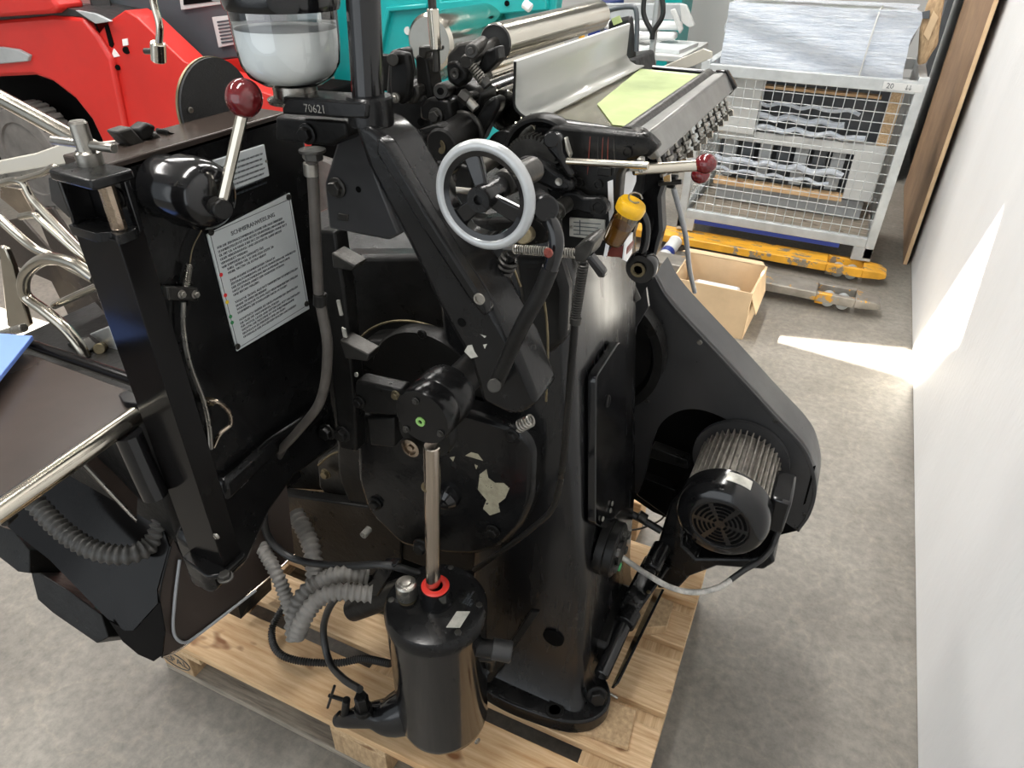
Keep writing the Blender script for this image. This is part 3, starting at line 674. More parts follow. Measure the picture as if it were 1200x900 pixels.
# ================================================================ the timber pallet
pl = thing('euro_pallet', 'pine pallet under the black press, its left corner block stamped with an oval mark', 'pallet', (-.645, .985, 0))
pl.rotation_euler = (0, 0, .022)
def lbox(name, lo, hi, m, bev=.002):
    bm = bmesh.new(); add_box(bm, lo, hi); o = finish(name, bm, m, None, bev); o.parent = pl; return o
for x in (-.6, -.0725, .455): pass
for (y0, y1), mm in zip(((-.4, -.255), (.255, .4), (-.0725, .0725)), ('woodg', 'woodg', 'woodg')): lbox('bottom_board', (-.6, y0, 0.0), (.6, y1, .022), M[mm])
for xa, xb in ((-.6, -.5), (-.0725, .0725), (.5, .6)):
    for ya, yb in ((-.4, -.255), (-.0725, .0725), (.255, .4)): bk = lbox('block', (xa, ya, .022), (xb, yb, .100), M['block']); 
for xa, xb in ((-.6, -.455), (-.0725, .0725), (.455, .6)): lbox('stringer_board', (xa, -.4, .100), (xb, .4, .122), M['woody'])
for ya, yb, mm in ((-.4, -.255, 'wood2'), (-.215, -.115, 'wood'), (-.0725, .0725, 'wood'), (.115, .215, 'wood'), (.255, .4, 'wood2')): lbox('top_board', (-.6, ya, .122), (.6, yb, .144), M[mm])
for px_, (xx, txt) in enumerate(((-.55, 'EPAL'),)):
    o = text('stamp', txt, (xx + .002, -.4, .050), (1, 0, 0), (0, 0, 1), .036, M['ink'], None, 'CENTER'); o.parent = pl
    bm = bmesh.new(); add_tube(bm, [Vector((xx + .046 * math.cos(a), -.4008, .062 + .028 * math.sin(a))) for a in [2 * math.pi * k / 32 for k in range(33)]], .0012, 5)
    o = finish('stamp_oval', bm, M['ink'], None); o.parent = pl
def wblock(pts, z0, z1, label, m='block'):
    o = prism('wooden_shim', [(a, b, z0) for a, b in pts], (0, 0, z1 - z0), M[m], None, .002); tag(o, label, 'wooden block'); return o
q = [P(a, b, z=.165) for a, b in ((650, 868), (560, 830), (600, 780), (722, 818), (744, 815), (732, 874))]
q = [P(a, b, z=.160) for a, b in ((560, 815), (640, 790), (745, 832), (736, 876))]
wblock([(v.x, v.y) for v in q], .1455, .160, 'flat wooden shim with reddish knot under the front foot of the press')
q = [P(a, b, z=.18) for a, b in ((735, 700), (765, 692), (790, 705), (782, 732), (735, 736))]
wblock([(v.x, v.y) for v in q], .1455, .175, 'rough wooden block on the pallet deck beside the tie shaft')
q = P(760, 600, z=0)
q = P(741, 634, z=0); wb = box('timber_block', (q.x - .06, q.y, 0.0), (q.x + .01, q.y + .09, .16), M['wood2'], None, .003); tag(wb, 'orange-brown timber block on the concrete behind the press, left of the motor', 'timber block')

# ================================================================ the press
pr = thing('platen_press', 'black cast iron letterpress printing machine standing on the wooden pallet', 'printing press', (-.55, 1.0, .16))
# --- base and main column
foot = [P(a, b, z=.205) for a, b in ((563, 806), (600, 826), (645, 842), (672, 848), (695, 845), (712, 833), (717, 815), (712, 796), (697, 780))]
foot = foot + [Vector((-.235, .96, .205)), Vector((-.245, 1.18, .205)), Vector((-.62, 1.35, .205)), Vector((-.62, .86, .205))]
prism('base_foot', [Vector((v.x, v.y, .162)) for v in round_poly(foot, .03, 3)], (0, 0, .043), M['cast'], pr, .008, 3)
secs = []
for z, x1, y0, w_ in ((.200, -.200, .80, .33), (.245, -.215, .825, .30), (.32, -.226, .84, .27), (.53, -.238, .84, .25), (.73, -.262, .84, .24), (.93, -.284, .84, .24), (1.10, -.304, .845, .24), (1.235, -.320, .85, .24)):
    secs.append(rect(x1 - w_, x1, y0, 1.20, z, .028, 4))
loft('frame_column', secs, M['castcol'], pr, 0)
ps = P(648, 748, y=.835); cyl('column_hole', ps + Vector((0, .004, 0)), ps + Vector((0, -.0005, 0)), S(13, ps), M['dark'], pr, 32)
ps = P(650, 832, z=.206); lathe('mounting_hole', ps, (0, 0, 1), [(0, S(11, ps)), (.003, S(11, ps)), (.003, S(7, ps)), (.0, S(6.5, ps)), (.0, 0)], M['castd'], pr)
ps = P(566, 700, y=.86); 
prism('base_rib', [P(566, 800, z=.215), P(576, 800, z=.215), P(632, 718, y=.835), P(622, 716, y=.835)], (0, .012, 0), M['castd'], pr, .003)
hexbolt(P(700, 815, z=.225), (0.3, -.8, .3), S(9, P(700, 815, z=.225)), M['castd'], pr)
tube('drain_pin', [P(713, 812, z=.20), P(724, 818, z=.2)], .003, M['steel'], pr, n=2)
# side cover plate on the right flank of the column
def XF(z): return -.238 - (z - .53) * (.080 / .686)
def flank(px, py, off=0.0):
    r = M3 @ Vector((px - 600.0, 450.0 - py, -FPX)); k = .080 / .686
    # plane x + k z = c
    c = -.238 + k * .53 + off
    t = (c - CAM0.x - k * CAM0.z) / (r.x + k * r.z); return CAM0 + r * t
nf = Vector((1, 0, .080 / .686)).normalized()
cov = [flank(a, b, .004) for a, b in ((688, 440), (716, 398), (724, 408), (725, 590), (700, 618), (688, 612))]
covo = [v.copy() for v in cov]
prism('side_cover', round_poly(covo, .012, 3), nf * .016, M['castg'], pr, .006, 3)
ps = flank(712, 470, .021); lathe('cover_hole', ps, nf, [(0, .011), (.002, .011), (.002, .009), (-.001, .008), (-.001, 0)], M['castd'], pr)
for a, b in ((715, 598), (706, 608), (717, 590)): screw(flank(a, b, .022), nf, .005, M['steel'], pr)
# flange with six bolts
fc = flank(705, 638, .0)
lathe('shaft_flange', fc, (1, 0, 0), [(0, .058), (.016, .058), (.018, .054), (.019, .056), (.034, .056), (.037, .052), (.037, .03), (.044, .028), (.044, 0)], M['castd'], pr, 48)
for k in range(6):
    a = math.radians(60 * k + 20); ps = fc + Vector((.037, .038 * math.cos(a), .038 * math.sin(a)))
    b_ = hexbolt(ps, (1, 0, 0), .0095, M['iron'] if k != 4 else M['greenp'], pr)
# dark inner body behind everything
prY('lower_skirt', .862, [(296, 575), (470, 600), (470, 660), (440, 674), (380, 680), (300, 630)], .03, M['castd'], pr, .004)
box('inner_body', (-1.12, 1.02, .20), (-.40, 1.30, 1.02), M['castd'], pr, .02)
box('base_rail', (-.34, .93, .18), (-.19, 1.12, .285), M['castd'], pr, .012)
box('rear_leg', (-.46, 1.205, .28), (-.31, 1.32, .75), M['castd'], pr, .012)
box('base_frame', (-.95, .86, .165), (-.36, 1.34, .27), M['castd'], pr, .01)
box('upper_cross_frame', (-.72, 1.05, 1.0), (-.36, 1.25, 1.22), M['castd'], pr, .01)
# --- gear housing with its rounded right edge
gh = [(417, 488), (470, 478), (545, 482), (600, 500), (618, 512), (626, 530), (624, 590), (612, 618), (588, 642), (556, 652), (520, 650), (470, 640), (430, 600), (418, 560)]
gho = round_poly(PY(.800, gh), .02, 3)
prism('gear_housing', gho, (0, .14, 0), M['chip'], pr, .012, 3)
gh2 = [(600, 395), (628, 420), (640, 470), (640, 560), (628, 620), (596, 656), (556, 672), (500, 668), (430, 640), (395, 560), (392, 480), (420, 400)]
prism('housing_flange', round_poly(PY(.87, gh2), .03, 3), (0, .10, 0), M['castd'], pr, .01, 3)
for a, b in ((600, 510), (578, 622), (505, 640), (448, 498), (440, 590)): hexbolt(P(a, b, y=.798), (0, -1, 0), S(6.5, P(a, b, y=.798)), M['castd'], pr)
for pts_ in (((562, 556), (570, 550), (572, 560), (580, 566), (590, 566), (597, 572), (592, 584), (584, 590), (586, 600), (574, 604), (566, 596), (570, 586), (560, 574)), ((545, 534), (552, 530), (560, 532), (566, 540), (556, 537)), ((527, 536), (533, 535), (531, 541)), ((556, 544), (560, 546), (558, 550))):
    prism('bare_patch', PY(.7995, pts_), (0, .0004, 0), M['patch'], pr, 0)
# boss low on housing
ps = P(524, 582, y=.798); lathe('oil_boss', ps, (0, -1, -.1), [(-.01, .026), (.01, .024), (.02, .014), (.022, 0)], M['castg'], pr)
# round cover discs behind the arm
c0 = P(500, 458, y=.84); lathe('round_guard', c0 + Vector((0, .03, 0)), (0, -1, 0), [(0, S(78, c0)), (.025, S(78, c0)), (.03, S(76, c0)), (.03, 0)], M['castd'], pr, 64)
c1 = P(512, 470, y=.93); ring('flywheel_rim', c1 + Vector((0, .02, 0)), (0, 1, 0), S(120, c1), .012, M['castd'], pr, 72)
lathe('flywheel_disc', c1 + Vector((0, .05, 0)), (0, -1, 0), [(0, S(118, c1)), (.03, S(118, c1)), (.03, S(60, c1)), (.02, S(60, c1)), (.02, 0)], M['castd'], pr, 64)
ring('brake_band', c1 + Vector((0, -.03, 0)), (0, 1, 0), S(112, c1), .0025, M['brass'], pr, 72)
screw(P(495, 391, y=.84), (0, -1, 0), S(6, P(495, 391, y=.84)), M['castd'], pr)
# --- crank hub and connecting rod
hc = P(494, 490, y=.622); hr = S(37, hc)
hub = lathe('crank_hub', hc, (0, 1, 0), [(0, hr * .96), (.004, hr), (.030, hr), (.033, hr * .97), (.036, hr), (.062, hr * 1.02), (.078, hr * .95)], M['cast'], pr, 56)
lathe('eccentric_plate', P(497, 508, y=.70), (0, 1, 0), [(0, hr * 1.08), (.004, hr * 1.14), (.02, hr * 1.14), (.024, hr)], M['castd'], pr, 56)
lathe('hub_shaft', hc + Vector((0, .06, -.004)), (0, 1, 0), [(0, hr * .6), (.16, hr * .6)], M['castd'], pr)
lathe('grease_ring', P(482, 524, y=.69), (0, -1, 0), [(0, S(14, hc)), (.004, S(14, hc)), (.005, S(10, hc)), (-.004, S(9, hc)), (-.004, S(5, hc)), (.004, S(4, hc)), (.004, 0)], M['rodst'], pr)
lathe('green_plug', P(493, 494, y=.6215), (0, -1, 0), [(-.002, S(6, hc)), (.002, S(6, hc)), (.002, S(3, hc)), (-.001, S(2.6, hc)), (-.001, 0)], M['greenl'], hub)
for a, b in ((487, 470), (476, 503), (516, 508)): hexbolt(P(a, b, y=.621), (0, -1, 0), S(3.4, hc), M['iron'], hub)
screw(P(502, 455, y=.64), (0, 0, 1), .004, M['iron'], hub)
pr_t = P(506, 522, y=.65); pr_b = P(507, 690, y=.65)
rx = (pr_t.x + pr_b.x) / 2
rod = cyl('piston_rod', (pr_b.x, .65, pr_b.z - .03), (pr_t.x, .65, pr_t.z + .0), S(9.5, P(507, 600, y=.65)), M['rodp'], pr, 32)
lathe('rod_collar', (rod.data.vertices[0].co.x * 0 + rx, .65, P(507, 572, y=.65).z), (0, 0, 1), [(0, S(10.3, pr_t)), (.003, S(10.3, pr_t))], M['brass'], pr)
# --- air pump
pc = P(509, 703, y=.65); pR = .0895; pz1 = pc.z; px0 = pr_b.x + .004; pz0 = .262
pu = lathe('pump_cylinder', (px0, .65, pz0), (0, 0, 1), [(0, pR * .88), (.010, pR * .97), (.025, pR * 1.0), (pz1 - pz0 - .045, pR), (pz1 - pz0 - .04, pR * 1.01), (pz1 - pz0 - .030, pR * 1.01)], M['castg'], pr, 72)
lathe('pump_lid', (px0, .65, pz1 - .032), (0, 0, 1), [(0, pR * 1.015), (.018, pR * 1.015), (.027, pR * .96), (.032, pR * .80), (.034, 0)], M['cast'], pu, 72)
lathe('rod_gland', (px0 + .002, .65, pz1 - .004), (0, 0, 1), [(0, .034), (.004, .029), (.040, .0265), (.042, .0265), (.042, .011), (.03, .011)], M['castg'], pu, 40)
ring('red_gasket', (px0 + .002, .65, pz1 + .040), (0, 0, 1), .0185, .0058, M['redr'], pu, 40, 10, .5)
fz = Vector((px0 - .046, .632, pz1 - .002))
bc = lathe('breather_cap', fz, (0, 0, 1), [(0, .011), (.010, .011), (.010, .0185), (.040, .0185), (.043, .016), (.044, .011), (.048, .010), (.050, 0)], M['steel'], pu, 40)
for k in range(36):
    pass
lathe('breather_seat', fz, (0, 0, 1), [(-.004, .017), (.005, .017), (.006, .013)], M['brass'], pu, 30)
for a in (100, 205, 330, 20): 
    r_ = math.radians(a); hexbolt((px0 + math.cos(r_) * pR * .86, .65 + math.sin(r_) * pR * .86, pz1 - .006), (0, 0, 1), .0062, M['iron'], pu)
zt = pz1 + .0025
tg = prism('type_plate', [Vector((px0 + dx, .65 + dy, zt - .003)) for dx, dy in ((.045, -.040), (.066, -.030), (.066, .006), (.045, -.004))], (0, 0, .002), M['tag'], pu, .0005)
for k in range(4):
    text('print', ['PRESSLUFT', 'SCHMIERUNG', 'PUMPE', 'OEL'][k], (px0 + .049 + .0045 * k, .70 - .036, zt - .0006), (0, 1, .0), (-1, 0, 0), .005, M['ink'], tg)
# right fitting
ra = Vector((px0 + pR * .9, .645, pz1 - .075))
cyl('side_fitting', ra, ra + Vector((.030, .012, -.004)), .016, M['castd'], pu)
cyl('side_fitting', ra + Vector((.026, .012, -.004)), ra + Vector((.060, .024, -.008)), .019, M['rub'], pu)
tube('drain_pipe', [ra + Vector((.0, -.0, -.03)), ra + Vector((.02, .02, -.05)), ra + Vector((.01, .04, -.11))], .007, M['castd'], pu)
# left manifold + bracket
ma = Vector((px0 - pR * .6, .695, pz1 - .030))
cyl('manifold', ma, P(414, 714, y=.69), .025, M['castd'], pu)
prism('manifold_bracket', [P(422, 692, y=.655), P(446, 662, y=.655), P(464, 662, y=.655), P(442, 700, y=.655)], (0, .02, 0), M['cast'], pu, .003)
hexbolt(P(425, 668, y=.69), (0, -.2, 1), .0055, M['steel'], pu)
# bottom-left foot casting with tap
opath = smooth_path([Vector((px0 - .02, .64, pz0 + .055)), P(462, 838, y=.60), P(436, 838, y=.585), P(410, 842, y=.572), P(396, 844, y=.568)], 5)
bm = bmesh.new(); nn = len(opath); add_tube(bm, opath, lambda i: (.055, .042, .026, .019, .014)[min(4, int(4 * i / (nn - 1)))] * (1 - (4 * i / (nn - 1)) % 1) + (.055, .042, .026, .019, .014, .014)[min(5, int(4 * i / (nn - 1)) + 1)] * ((4 * i / (nn - 1)) % 1), 24)
finish('outlet_casting', bm, M['castg'], pu)
hx = P(424, 822, y=.570)
cyl('hex_fitting', hx + Vector((0, 0, -.022)), hx + Vector((0, 0, .018)), .014, M['castd'], pu, 6)
cyl('hex_fitting', hx + Vector((0, 0, -.035)), hx + Vector((0, 0, -.02)), .018, M['castd'], pu)
cyl('wing_tap', P(395, 838, y=.570), P(412, 848, y=.570), .011, M['castd'], pu)
cyl('wing_tap', P(404, 838, y=.570), P(406, 820, y=.570), .008, M['castd'], pu)
tube('tap_spindle', [P(386, 815, y=.570), P(408, 822, y=.570)], .0042, M['castd'], pu, n=2)
tube('tap_wing', [P(392, 804, y=.570), P(384, 829, y=.570)], .003, M['castd'], pu, n=2)
screw(P(559, 868, y=.575), (1, -.4, 0), .006, M['steel'], pu)
# --- hoses around the pump
def pz(lst): return [P(a, b, z=c) for a, b, c in lst]
hr1 = S(10.5, P(380, 690, z=.54))
ribbed('corrugated_hose', pz([(432, 676, .59), (400, 673, .60), (372, 683, .58), (352, 702, .56), (344, 728, .53), (346, 750, .50)]), hr1, M['corr'], pr)
ribbed('corrugated_hose', pz([(436, 696, .60), (395, 694, .61), (370, 705, .60), (354, 728, .57), (347, 747, .54)]), hr1, M['corr'], pr)
ribbed('corrugated_hose', pz([(304, 636, .58), (322, 668, .56), (334, 696, .52), (342, 722, .48)]), hr1 * .85, M['corr'], pr)
ribbed('corrugated_hose', pz([(346, 602, .48), (360, 628, .46), (367, 652, .44), (370, 690, .38)]), S(11, P(360, 628, z=.46)), M['corr'], pr)
ribbed('black_corrugated_hose', pz([(334, 708, .22), (319, 736, .175), (324, 762, .165), (348, 774, .165), (395, 777, .17), (425, 772, .19), (458, 778, .22)]), .0092, M['rub'], pr, depth=.3)
tube('rubber_hose', [P(404, 690, y=.67), P(386, 712, y=.66), P(379, 740, y=.65), P(386, 775, y=.62), P(402, 795, y=.59), P(422, 808, y=.572)], .0075, M['rub'], pr)
tube('oil_hose', [P(364, 176, y=.60), P(368, 230, y=.60), P(371, 300, y=.60), P(374, 352, y=.60)], .0066, M['rubg'], pr)
tube('oil_hose', [P(376, 356, y=.60), P(384, 410, y=.60), P(376, 468, y=.60), P(352, 502, y=.61), P(328, 528, y=.62)], .0070, M['rubg'], pr)
tube('oil_hose', [P(332, 524, y=.62), P(318, 552, y=.63), P(309, 592, y=.635), P(315, 630, y=.64), P(345, 655, y=.645), P(400, 663, y=.65), P(452, 662, y=.655), P(490, 672, y=.69)], .0072, M['rub'], pr)
for a, b in (((375, 344), (375, 358)), ((365, 176), (363, 186)), ((364, 190), (365, 206))):
    cyl('hose_clamp', P(*a, y=.60), P(*b, y=.60), .0085, M['steel'] if a[1] < 300 else M['castd'], pr, 20)
hexbolt(P(366, 176, y=.60), (0, 0, -1), .011, M['iron'], pr); 
# --- front arm casting, pole, clamp, powder jar
arm = [(411, 143), (432, 146), (455, 166), (474, 200), (496, 236), (531, 290), (566, 340), (583, 372), (605, 412), (630, 474), (608, 488), (594, 486), (565, 472), (548, 420), (531, 392), (507, 348), (480, 292), (452, 240), (430, 198)]
prism('diagonal_arm', PY(.60, arm), (0, .065, 0), M['cast'], pr, .009, 3)
prism('arm_rib', PY(.588, [(440, 160), (452, 168), (500, 250), (560, 345), (572, 368), (566, 372), (548, 350), (490, 262), (440, 180)]), (0, .02, 0), M['cast'], pr, .004)
ps = P(562, 350, y=.587); lathe('oil_hole', ps, (0, -1, 0), [(0, .0065), (.002, .0065), (.002, .0045), (-.001, .004), (-.001, 0)], M['steel'], pr)
lathe('bolt_hole', P(541, 378, y=.5995), (0, -1, 0), [(0, .0055), (.0004, .005), (.0004, 0)], M['dark'], pr)
for pts_ in (((548, 405), (553, 404), (556, 412), (560, 418), (552, 420), (544, 412)), ((563, 392), (570, 394), (568, 396)), ((566, 404), (571, 403), (568, 409)),):
    prism('paint_chip', PY(.5994, pts_), (0, .0003, 0), M['tag'], pr, 0)
cyl('upright_pole', P(432, 118, y=.625), P(424, -30, y=.625), S(19.5, P(428, 60, y=.625)), M['castg'], pr, 40)
ck = P(434, 128, y=.625); cyl('clamp_collar', ck + Vector((0, 0, -.016)), ck + Vector((0, 0, .014)), S(27, ck), M['cast'], pr, 36)
cl = prism('clamp_bar', PY(.60, [(330, 113), (370, 116), (418, 119), (430, 120), (430, 140), (412, 140), (330, 134)]), (0, .045, 0), M['cast'], pr, .003)
tx = P(357, 131, y=.5995); tx2 = P(395, 134, y=.5995)
text('serial_number', '70621', tx, tx2 - tx, (0, 0, 1), .0118, M['steel'], cl, lift=.0002)
prY('arm_yoke', .64, [(322, 136), (405, 142), (408, 160), (388, 172), (322, 165)], .05, M['castd'], pr, .004)
hexbolt(P(360, 157, y=.638), (0, -1, 0), S(9, P(360, 157, y=.638)), M['castd'], pr)
jb = P(346, 106, y=.63)
jt = P(340, 8, y=.63); jr = S(60, P(341, 45, y=.63)); jh = jt.z - jb.z
jar = lathe('powder_jar', jb, (0, 0, 1), [(.006, jr * .40), (.008, jr * .62), (.016, jr * .84), (.028, jr * .96), (.045, jr), (jh, jr * 1.02), (jh + .004, jr * 1.02)], M['glass'], pr, 64, cap=False)
lathe('powder', jb, (0, 0, 1), [(.010, 0), (.010, jr * .56), (.018, jr * .80), (.029, jr * .92), (.045, jr * .955), (jh * .76, jr * .965), (jh * .77, 0)], M['powder'], jar, 64)
lathe('jar_base', jb, (0, 0, 1), [(-.012, jr * .56), (-.008, jr * .58), (-.006, jr * .44), (.006, jr * .44), (.007, jr * .36)], M['steel'], jar, 48)
lathe('jar_lid', jb, (0, 0, 1), [(jh - .002, jr * 1.07), (jh + .004, jr * 1.10), (jh + .03, jr * 1.10), (jh + .032, jr * 1.0), (jh + .032, 0)], M['castg'], jar, 64)
tube('lid_tap', [P(283, 2, y=.60), P(268, -4, y=.60), P(250, -6, y=.60)], .006, M['lgrey'], jar)
# --- plate with bolt beside the arm
prY('bracket_plate', .70, [(395, 165), (420, 150), (450, 230), (468, 275), (455, 282), (385, 268), (380, 215)], .03, M['guard'], pr, .004)
hexbolt(P(395, 220, y=.698), (0, -1, 0), S(9, P(395, 220, y=.698)), M['iron'], pr)
lathe('plate_hole', P(420, 222, y=.6995), (0, -1, 0), [(0, .004), (.0005, .004), (.0005, 0)], M['dark'], pr)
prY('latch_block', .698, [(396, 250), (408, 252), (407, 260), (395, 258)], .01, M['iron'], pr, .001)
prY('vertical_guide', .72, [(372, 270), (392, 272), (404, 350), (416, 470), (418, 530), (398, 526), (388, 440), (376, 340)], .03, M['castd'], pr, .004)
for a, b in ((402, 508), (384, 506), (494, 640)): hexbolt(P(a, b, y=.718), (0, -1, 0), S(8, P(a, b, y=.718)), M['castd'], pr)
for pts_ in ([(388, 296), (416, 312), (412, 318), (390, 314)], [(398, 398), (432, 416), (430, 424), (404, 420)]):
    prY('gripper_finger', .70, pts_, .03, M['iron'], pr, .002)
for pts_ in ([(394, 352), (397, 352), (401, 370), (398, 370)], [(400, 384), (404, 386), (406, 396), (402, 395)]):
    prY('worn_edge', .699, pts_, .003, M['tag'], pr, 0)
# lever arm beside the hub
prY('rocker_arm', .70, [(416, 446), (470, 458), (472, 488), (430, 486), (414, 474)], .03, M['castd'], pr, .005)
hexbolt(P(464, 463, y=.697), (0, -1, 0), .006, M['brass'], pr); hexbolt(P(421, 471, y=.697), (0, -1, 0), .008, M['castd'], pr)
prY('rocker_block', .705, [(430, 490), (462, 490), (462, 525), (434, 522)], .03, M['castd'], pr, .003)
screw(P(418, 439, y=.70), (0, -1, .5), .004, M['steel'], pr)
# inner mechanism seen through the left opening
prY('inner_cam_plate', .90, [(372, 540), (390, 528), (425, 528), (440, 548), (446, 580), (420, 600), (392, 596), (374, 570)], .03, M['iron'], pr, .004)
tube('inner_cable', [P(373, 545, y=.88), P(392, 531, y=.88), P(425, 527, y=.88), P(440, 545, y=.88), P(447, 575, y=.88)], .0025, M['brass'], pr)
hexbolt(P(382, 555, y=.885), (0, -1, 0), .010, M['brass'], pr); hexbolt(P(440, 583, y=.885), (0, -1, 0), .009, M['castd'], pr); hexbolt(P(411, 605, y=.885), (0, -1, 0), .008, M['castd'], pr)
lathe('sight_hole', P(426, 627, y=.80), (0, -1, 0), [(-.02, .008), (.002, .008), (.002, .006), (-.01, .006), (-.01, 0)], M['tag'], pr)
prY('inner_wall', .92, [(350, 300), (560, 300), (560, 590), (330, 575), (300, 530)], .05, M['castd'], pr, .01)
# --- handwheel and its shaft
wc_ = P(568, 230, y=.535); WR = S(58, wc_); wa = Vector((.0, -1, .0))
hw = ring('handwheel', wc_, wa, WR, S(6.9, wc_), M['rim'], pr, 72, 14, 1.1)
lab(lathe('inner_rim', wc_ + Vector((0, .004, 0)), wa, [(-.006, WR * .93), (-.006, WR * .80), (.006, WR * .80), (.008, WR * .93)], M['castg'], hw, 64, cap=False), 'glossy black inner rim')
for ang in (112, 222, 338):
    a = math.radians(ang); d_ = Vector((math.cos(a), 0, math.sin(a))); t_ = Vector((-math.sin(a), 0, math.cos(a)))
    q0 = wc_ + d_ * WR * .18; q1 = wc_ + d_ * WR * .84
    prism('spoke', [q0 + t_ * .0065 + Vector((0, -.002, 0)), q1 + t_ * .0085, q1 - t_ * .0085, q0 - t_ * .0065 + Vector((0, -.002, 0))], (0, .007, 0), M['castg'], hw, .002)
lathe('wheel_hub', wc_, wa, [(-.05, WR * .24), (.0, WR * .26), (.010, WR * .27), (.013, WR * .25), (.013, WR * .10), (.009, WR * .09), (.009, 0)], M['cast'], hw, 40)
hk = P(392, 272, y=.5)
cyl('wheel_shaft', wc_ + Vector((.004, .03, .004)), wc_ + Vector((.010, .085, .004)), .0125, M['iron'], pr, 32)
tube('wheel_pin', [P(528, 222, y=.56), P(560, 225, y=.56)], .003, M['steel'], pr, n=2)
# --- crank lever in front of the arm
tube('crank_link', [P(628, 245, y=.56), P(646, 262, y=.555), P(652, 288, y=.55), P(644, 318, y=.55)], S(9.5, P(650, 290, y=.55)), M['castg'], pr, 18)
tube('crank_bar', [P(645, 314, y=.55), P(632, 345, y=.55), P(610, 385, y=.55), P(582, 448, y=.555)], S(9.5, P(610, 380, y=.55)), M['castd'], pr, 18)
screw(P(643, 296, y=.535), (0, -1, 0), .0045, M['redb'], pr)
cyl('crank_pin', P(579, 452, y=.54), P(579, 452, y=.60), S(8.5, P(579, 452, y=.54)), M['iron'], pr)
cyl('crank_pivot', P(640, 245, y=.55), P(628, 235, y=.60), .012, M['cast'], pr)
# --- springs and threaded lever by the column
spring('horizontal_spring', P(602, 292, y=.62), P(674, 297, y=.62), S(5, P(640, 290, y=.62)), .0010, 26, M['steel'], pr)
cyl('spring_rod', P(590, 291, y=.62), P(688, 298, y=.62), S(3.4, P(640, 290, y=.62)), M['iron'], pr)
prY('rod_end_block', .60, [(673, 290), (690, 280), (697, 284), (690, 302), (685, 308), (673, 306)], .035, M['iron'], pr, .002)
prY('small_lever', .60, [(685, 303), (691, 299), (708, 320), (708, 326), (701, 326)], .012, M['castg'], pr, .002)
spring('vertical_spring', P(684, 308, y=.68), P(673, 378, y=.68), S(5.5, P(680, 340, y=.68)), .0012, 24, M['iron'], pr)
cyl('spring_core', P(684, 306, y=.68), P(674, 374, y=.68), S(3.6, P(680, 340, y=.68)), M['castd'], pr)
cyl('spring_seat', P(675, 372, y=.68), P(674, 379, y=.68), S(7, P(680, 376, y=.68)), M['iron'], pr)
tube('pull_rod', [P(674, 378, y=.68), P(668, 450, y=.69), P(662, 520, y=.72), P(656, 568, y=.75), P(646, 598, y=.76), P(620, 622, y=.765), P(585, 648, y=.77), P(556, 668, y=.78)], S(4.6, P(668, 450, y=.70)), M['castd'], pr, 12)
spring('large_spring', P(598, 302, y=.66), P(577, 340, y=.66), S(9.5, P(590, 320, y=.66)), .0026, 8, M['iron'], pr)
cyl('spring_guide', P(600, 298, y=.66), P(574, 345, y=.66), S(6, P(590, 320, y=.66)), M['castd'], pr)
ball('spring_foot', P(598, 360, y=.70), .018, M['castd'], pr)
spring('lower_spring', P(623, 492, y=.70), P(608, 500, y=.70), .008, .0018, 5, M['steel'], pr)
tube('copper_pipe', [P(636, 340, y=.74), P(641, 380, y=.74), P(642, 420, y=.74), P(640, 470, y=.76)], .0018, M['brass'], pr, 8)
tube('copper_pipe', [P(600, 308, y=.68), P(606, 325, y=.68), P(610, 336, y=.68)], .0015, M['brass'], pr, 8)
# --- belt guard
gy = 1.33
gd = [(727, 330), (745, 322), (768, 330), (787, 360), (850, 428), (905, 488), (937, 522), (950, 545), (955, 575), (948, 602), (935, 622), (918, 618), (919, 585), (905, 545), (875, 510), (850, 492), (820, 480), (795, 482), (775, 496), (764, 520), (757, 552), (748, 578), (727, 574)]
rim_o = [(766, 322), (787, 356), (850, 424), (905, 484), (937, 518), (951, 542), (957, 575), (950, 603), (936, 624)]
rp = smooth_path(PY(gy - .002, rim_o), 5)
_op = smooth_path(PY(gy, [(920, 612), (917, 580), (905, 545), (878, 511), (850, 491), (820, 480), (795, 482), (775, 496), (764, 520), (757, 552), (748, 578)]), 4)
_out = [Vector((v.x, gy, v.z)) for v in rp]
bg = prism('belt_guard', PY(gy, [(727, 330), (745, 320)]) + _out + _op + PY(gy, [(727, 574)]), (0, .012, 0), M['guard'], pr, 0)
rb = [Vector((v.x, v.y + .11, v.z)) for v in rp]
bm = bmesh.new()
cent = P(800, 540, y=gy)
def inward(v, k): return v + (cent - v).normalized() * k
fo = rp; fi = [inward(v, .008) for v in rp]; bo = rb; bi = [Vector((v.x, v.y + .11, v.z)) for v in fi]
F_ = [[bm.verts.new(v) for v in L] for L in (fo, bo, bi, fi)]
for i in range(len(rp) - 1):
    for a in range(4):
        b = (a + 1) % 4; bm.faces.new((F_[a][i], F_[a][i + 1], F_[b][i + 1], F_[b][i]))
for e in (0, -1): bm.faces.new([F_[a][e] for a in range(4)])
finish('guard_rim', bm, M['guard'], bg, .005)
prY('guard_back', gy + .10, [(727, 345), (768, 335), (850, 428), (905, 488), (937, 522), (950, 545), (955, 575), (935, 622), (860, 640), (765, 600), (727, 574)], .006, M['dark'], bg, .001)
for a, b in ((820, 401), (909, 493), (943, 603), (718 + 40, 470)): screw(P(a, b, y=gy), (0, -1, 0), .006, M['iron'] if a != 820 else M['steel'], bg)
for a, b in ((833, 360), (810, 345)): 
    pass
prY('guard_slit', gy - .001, [(953, 547), (956, 546), (944, 590), (941, 592)], .002, M['dark'], bg, 0)
prY('cross_bar', gy + .03, [(764, 524), (806, 540), (806, 550), (760, 536)], .03, M['castd'], bg, .002)
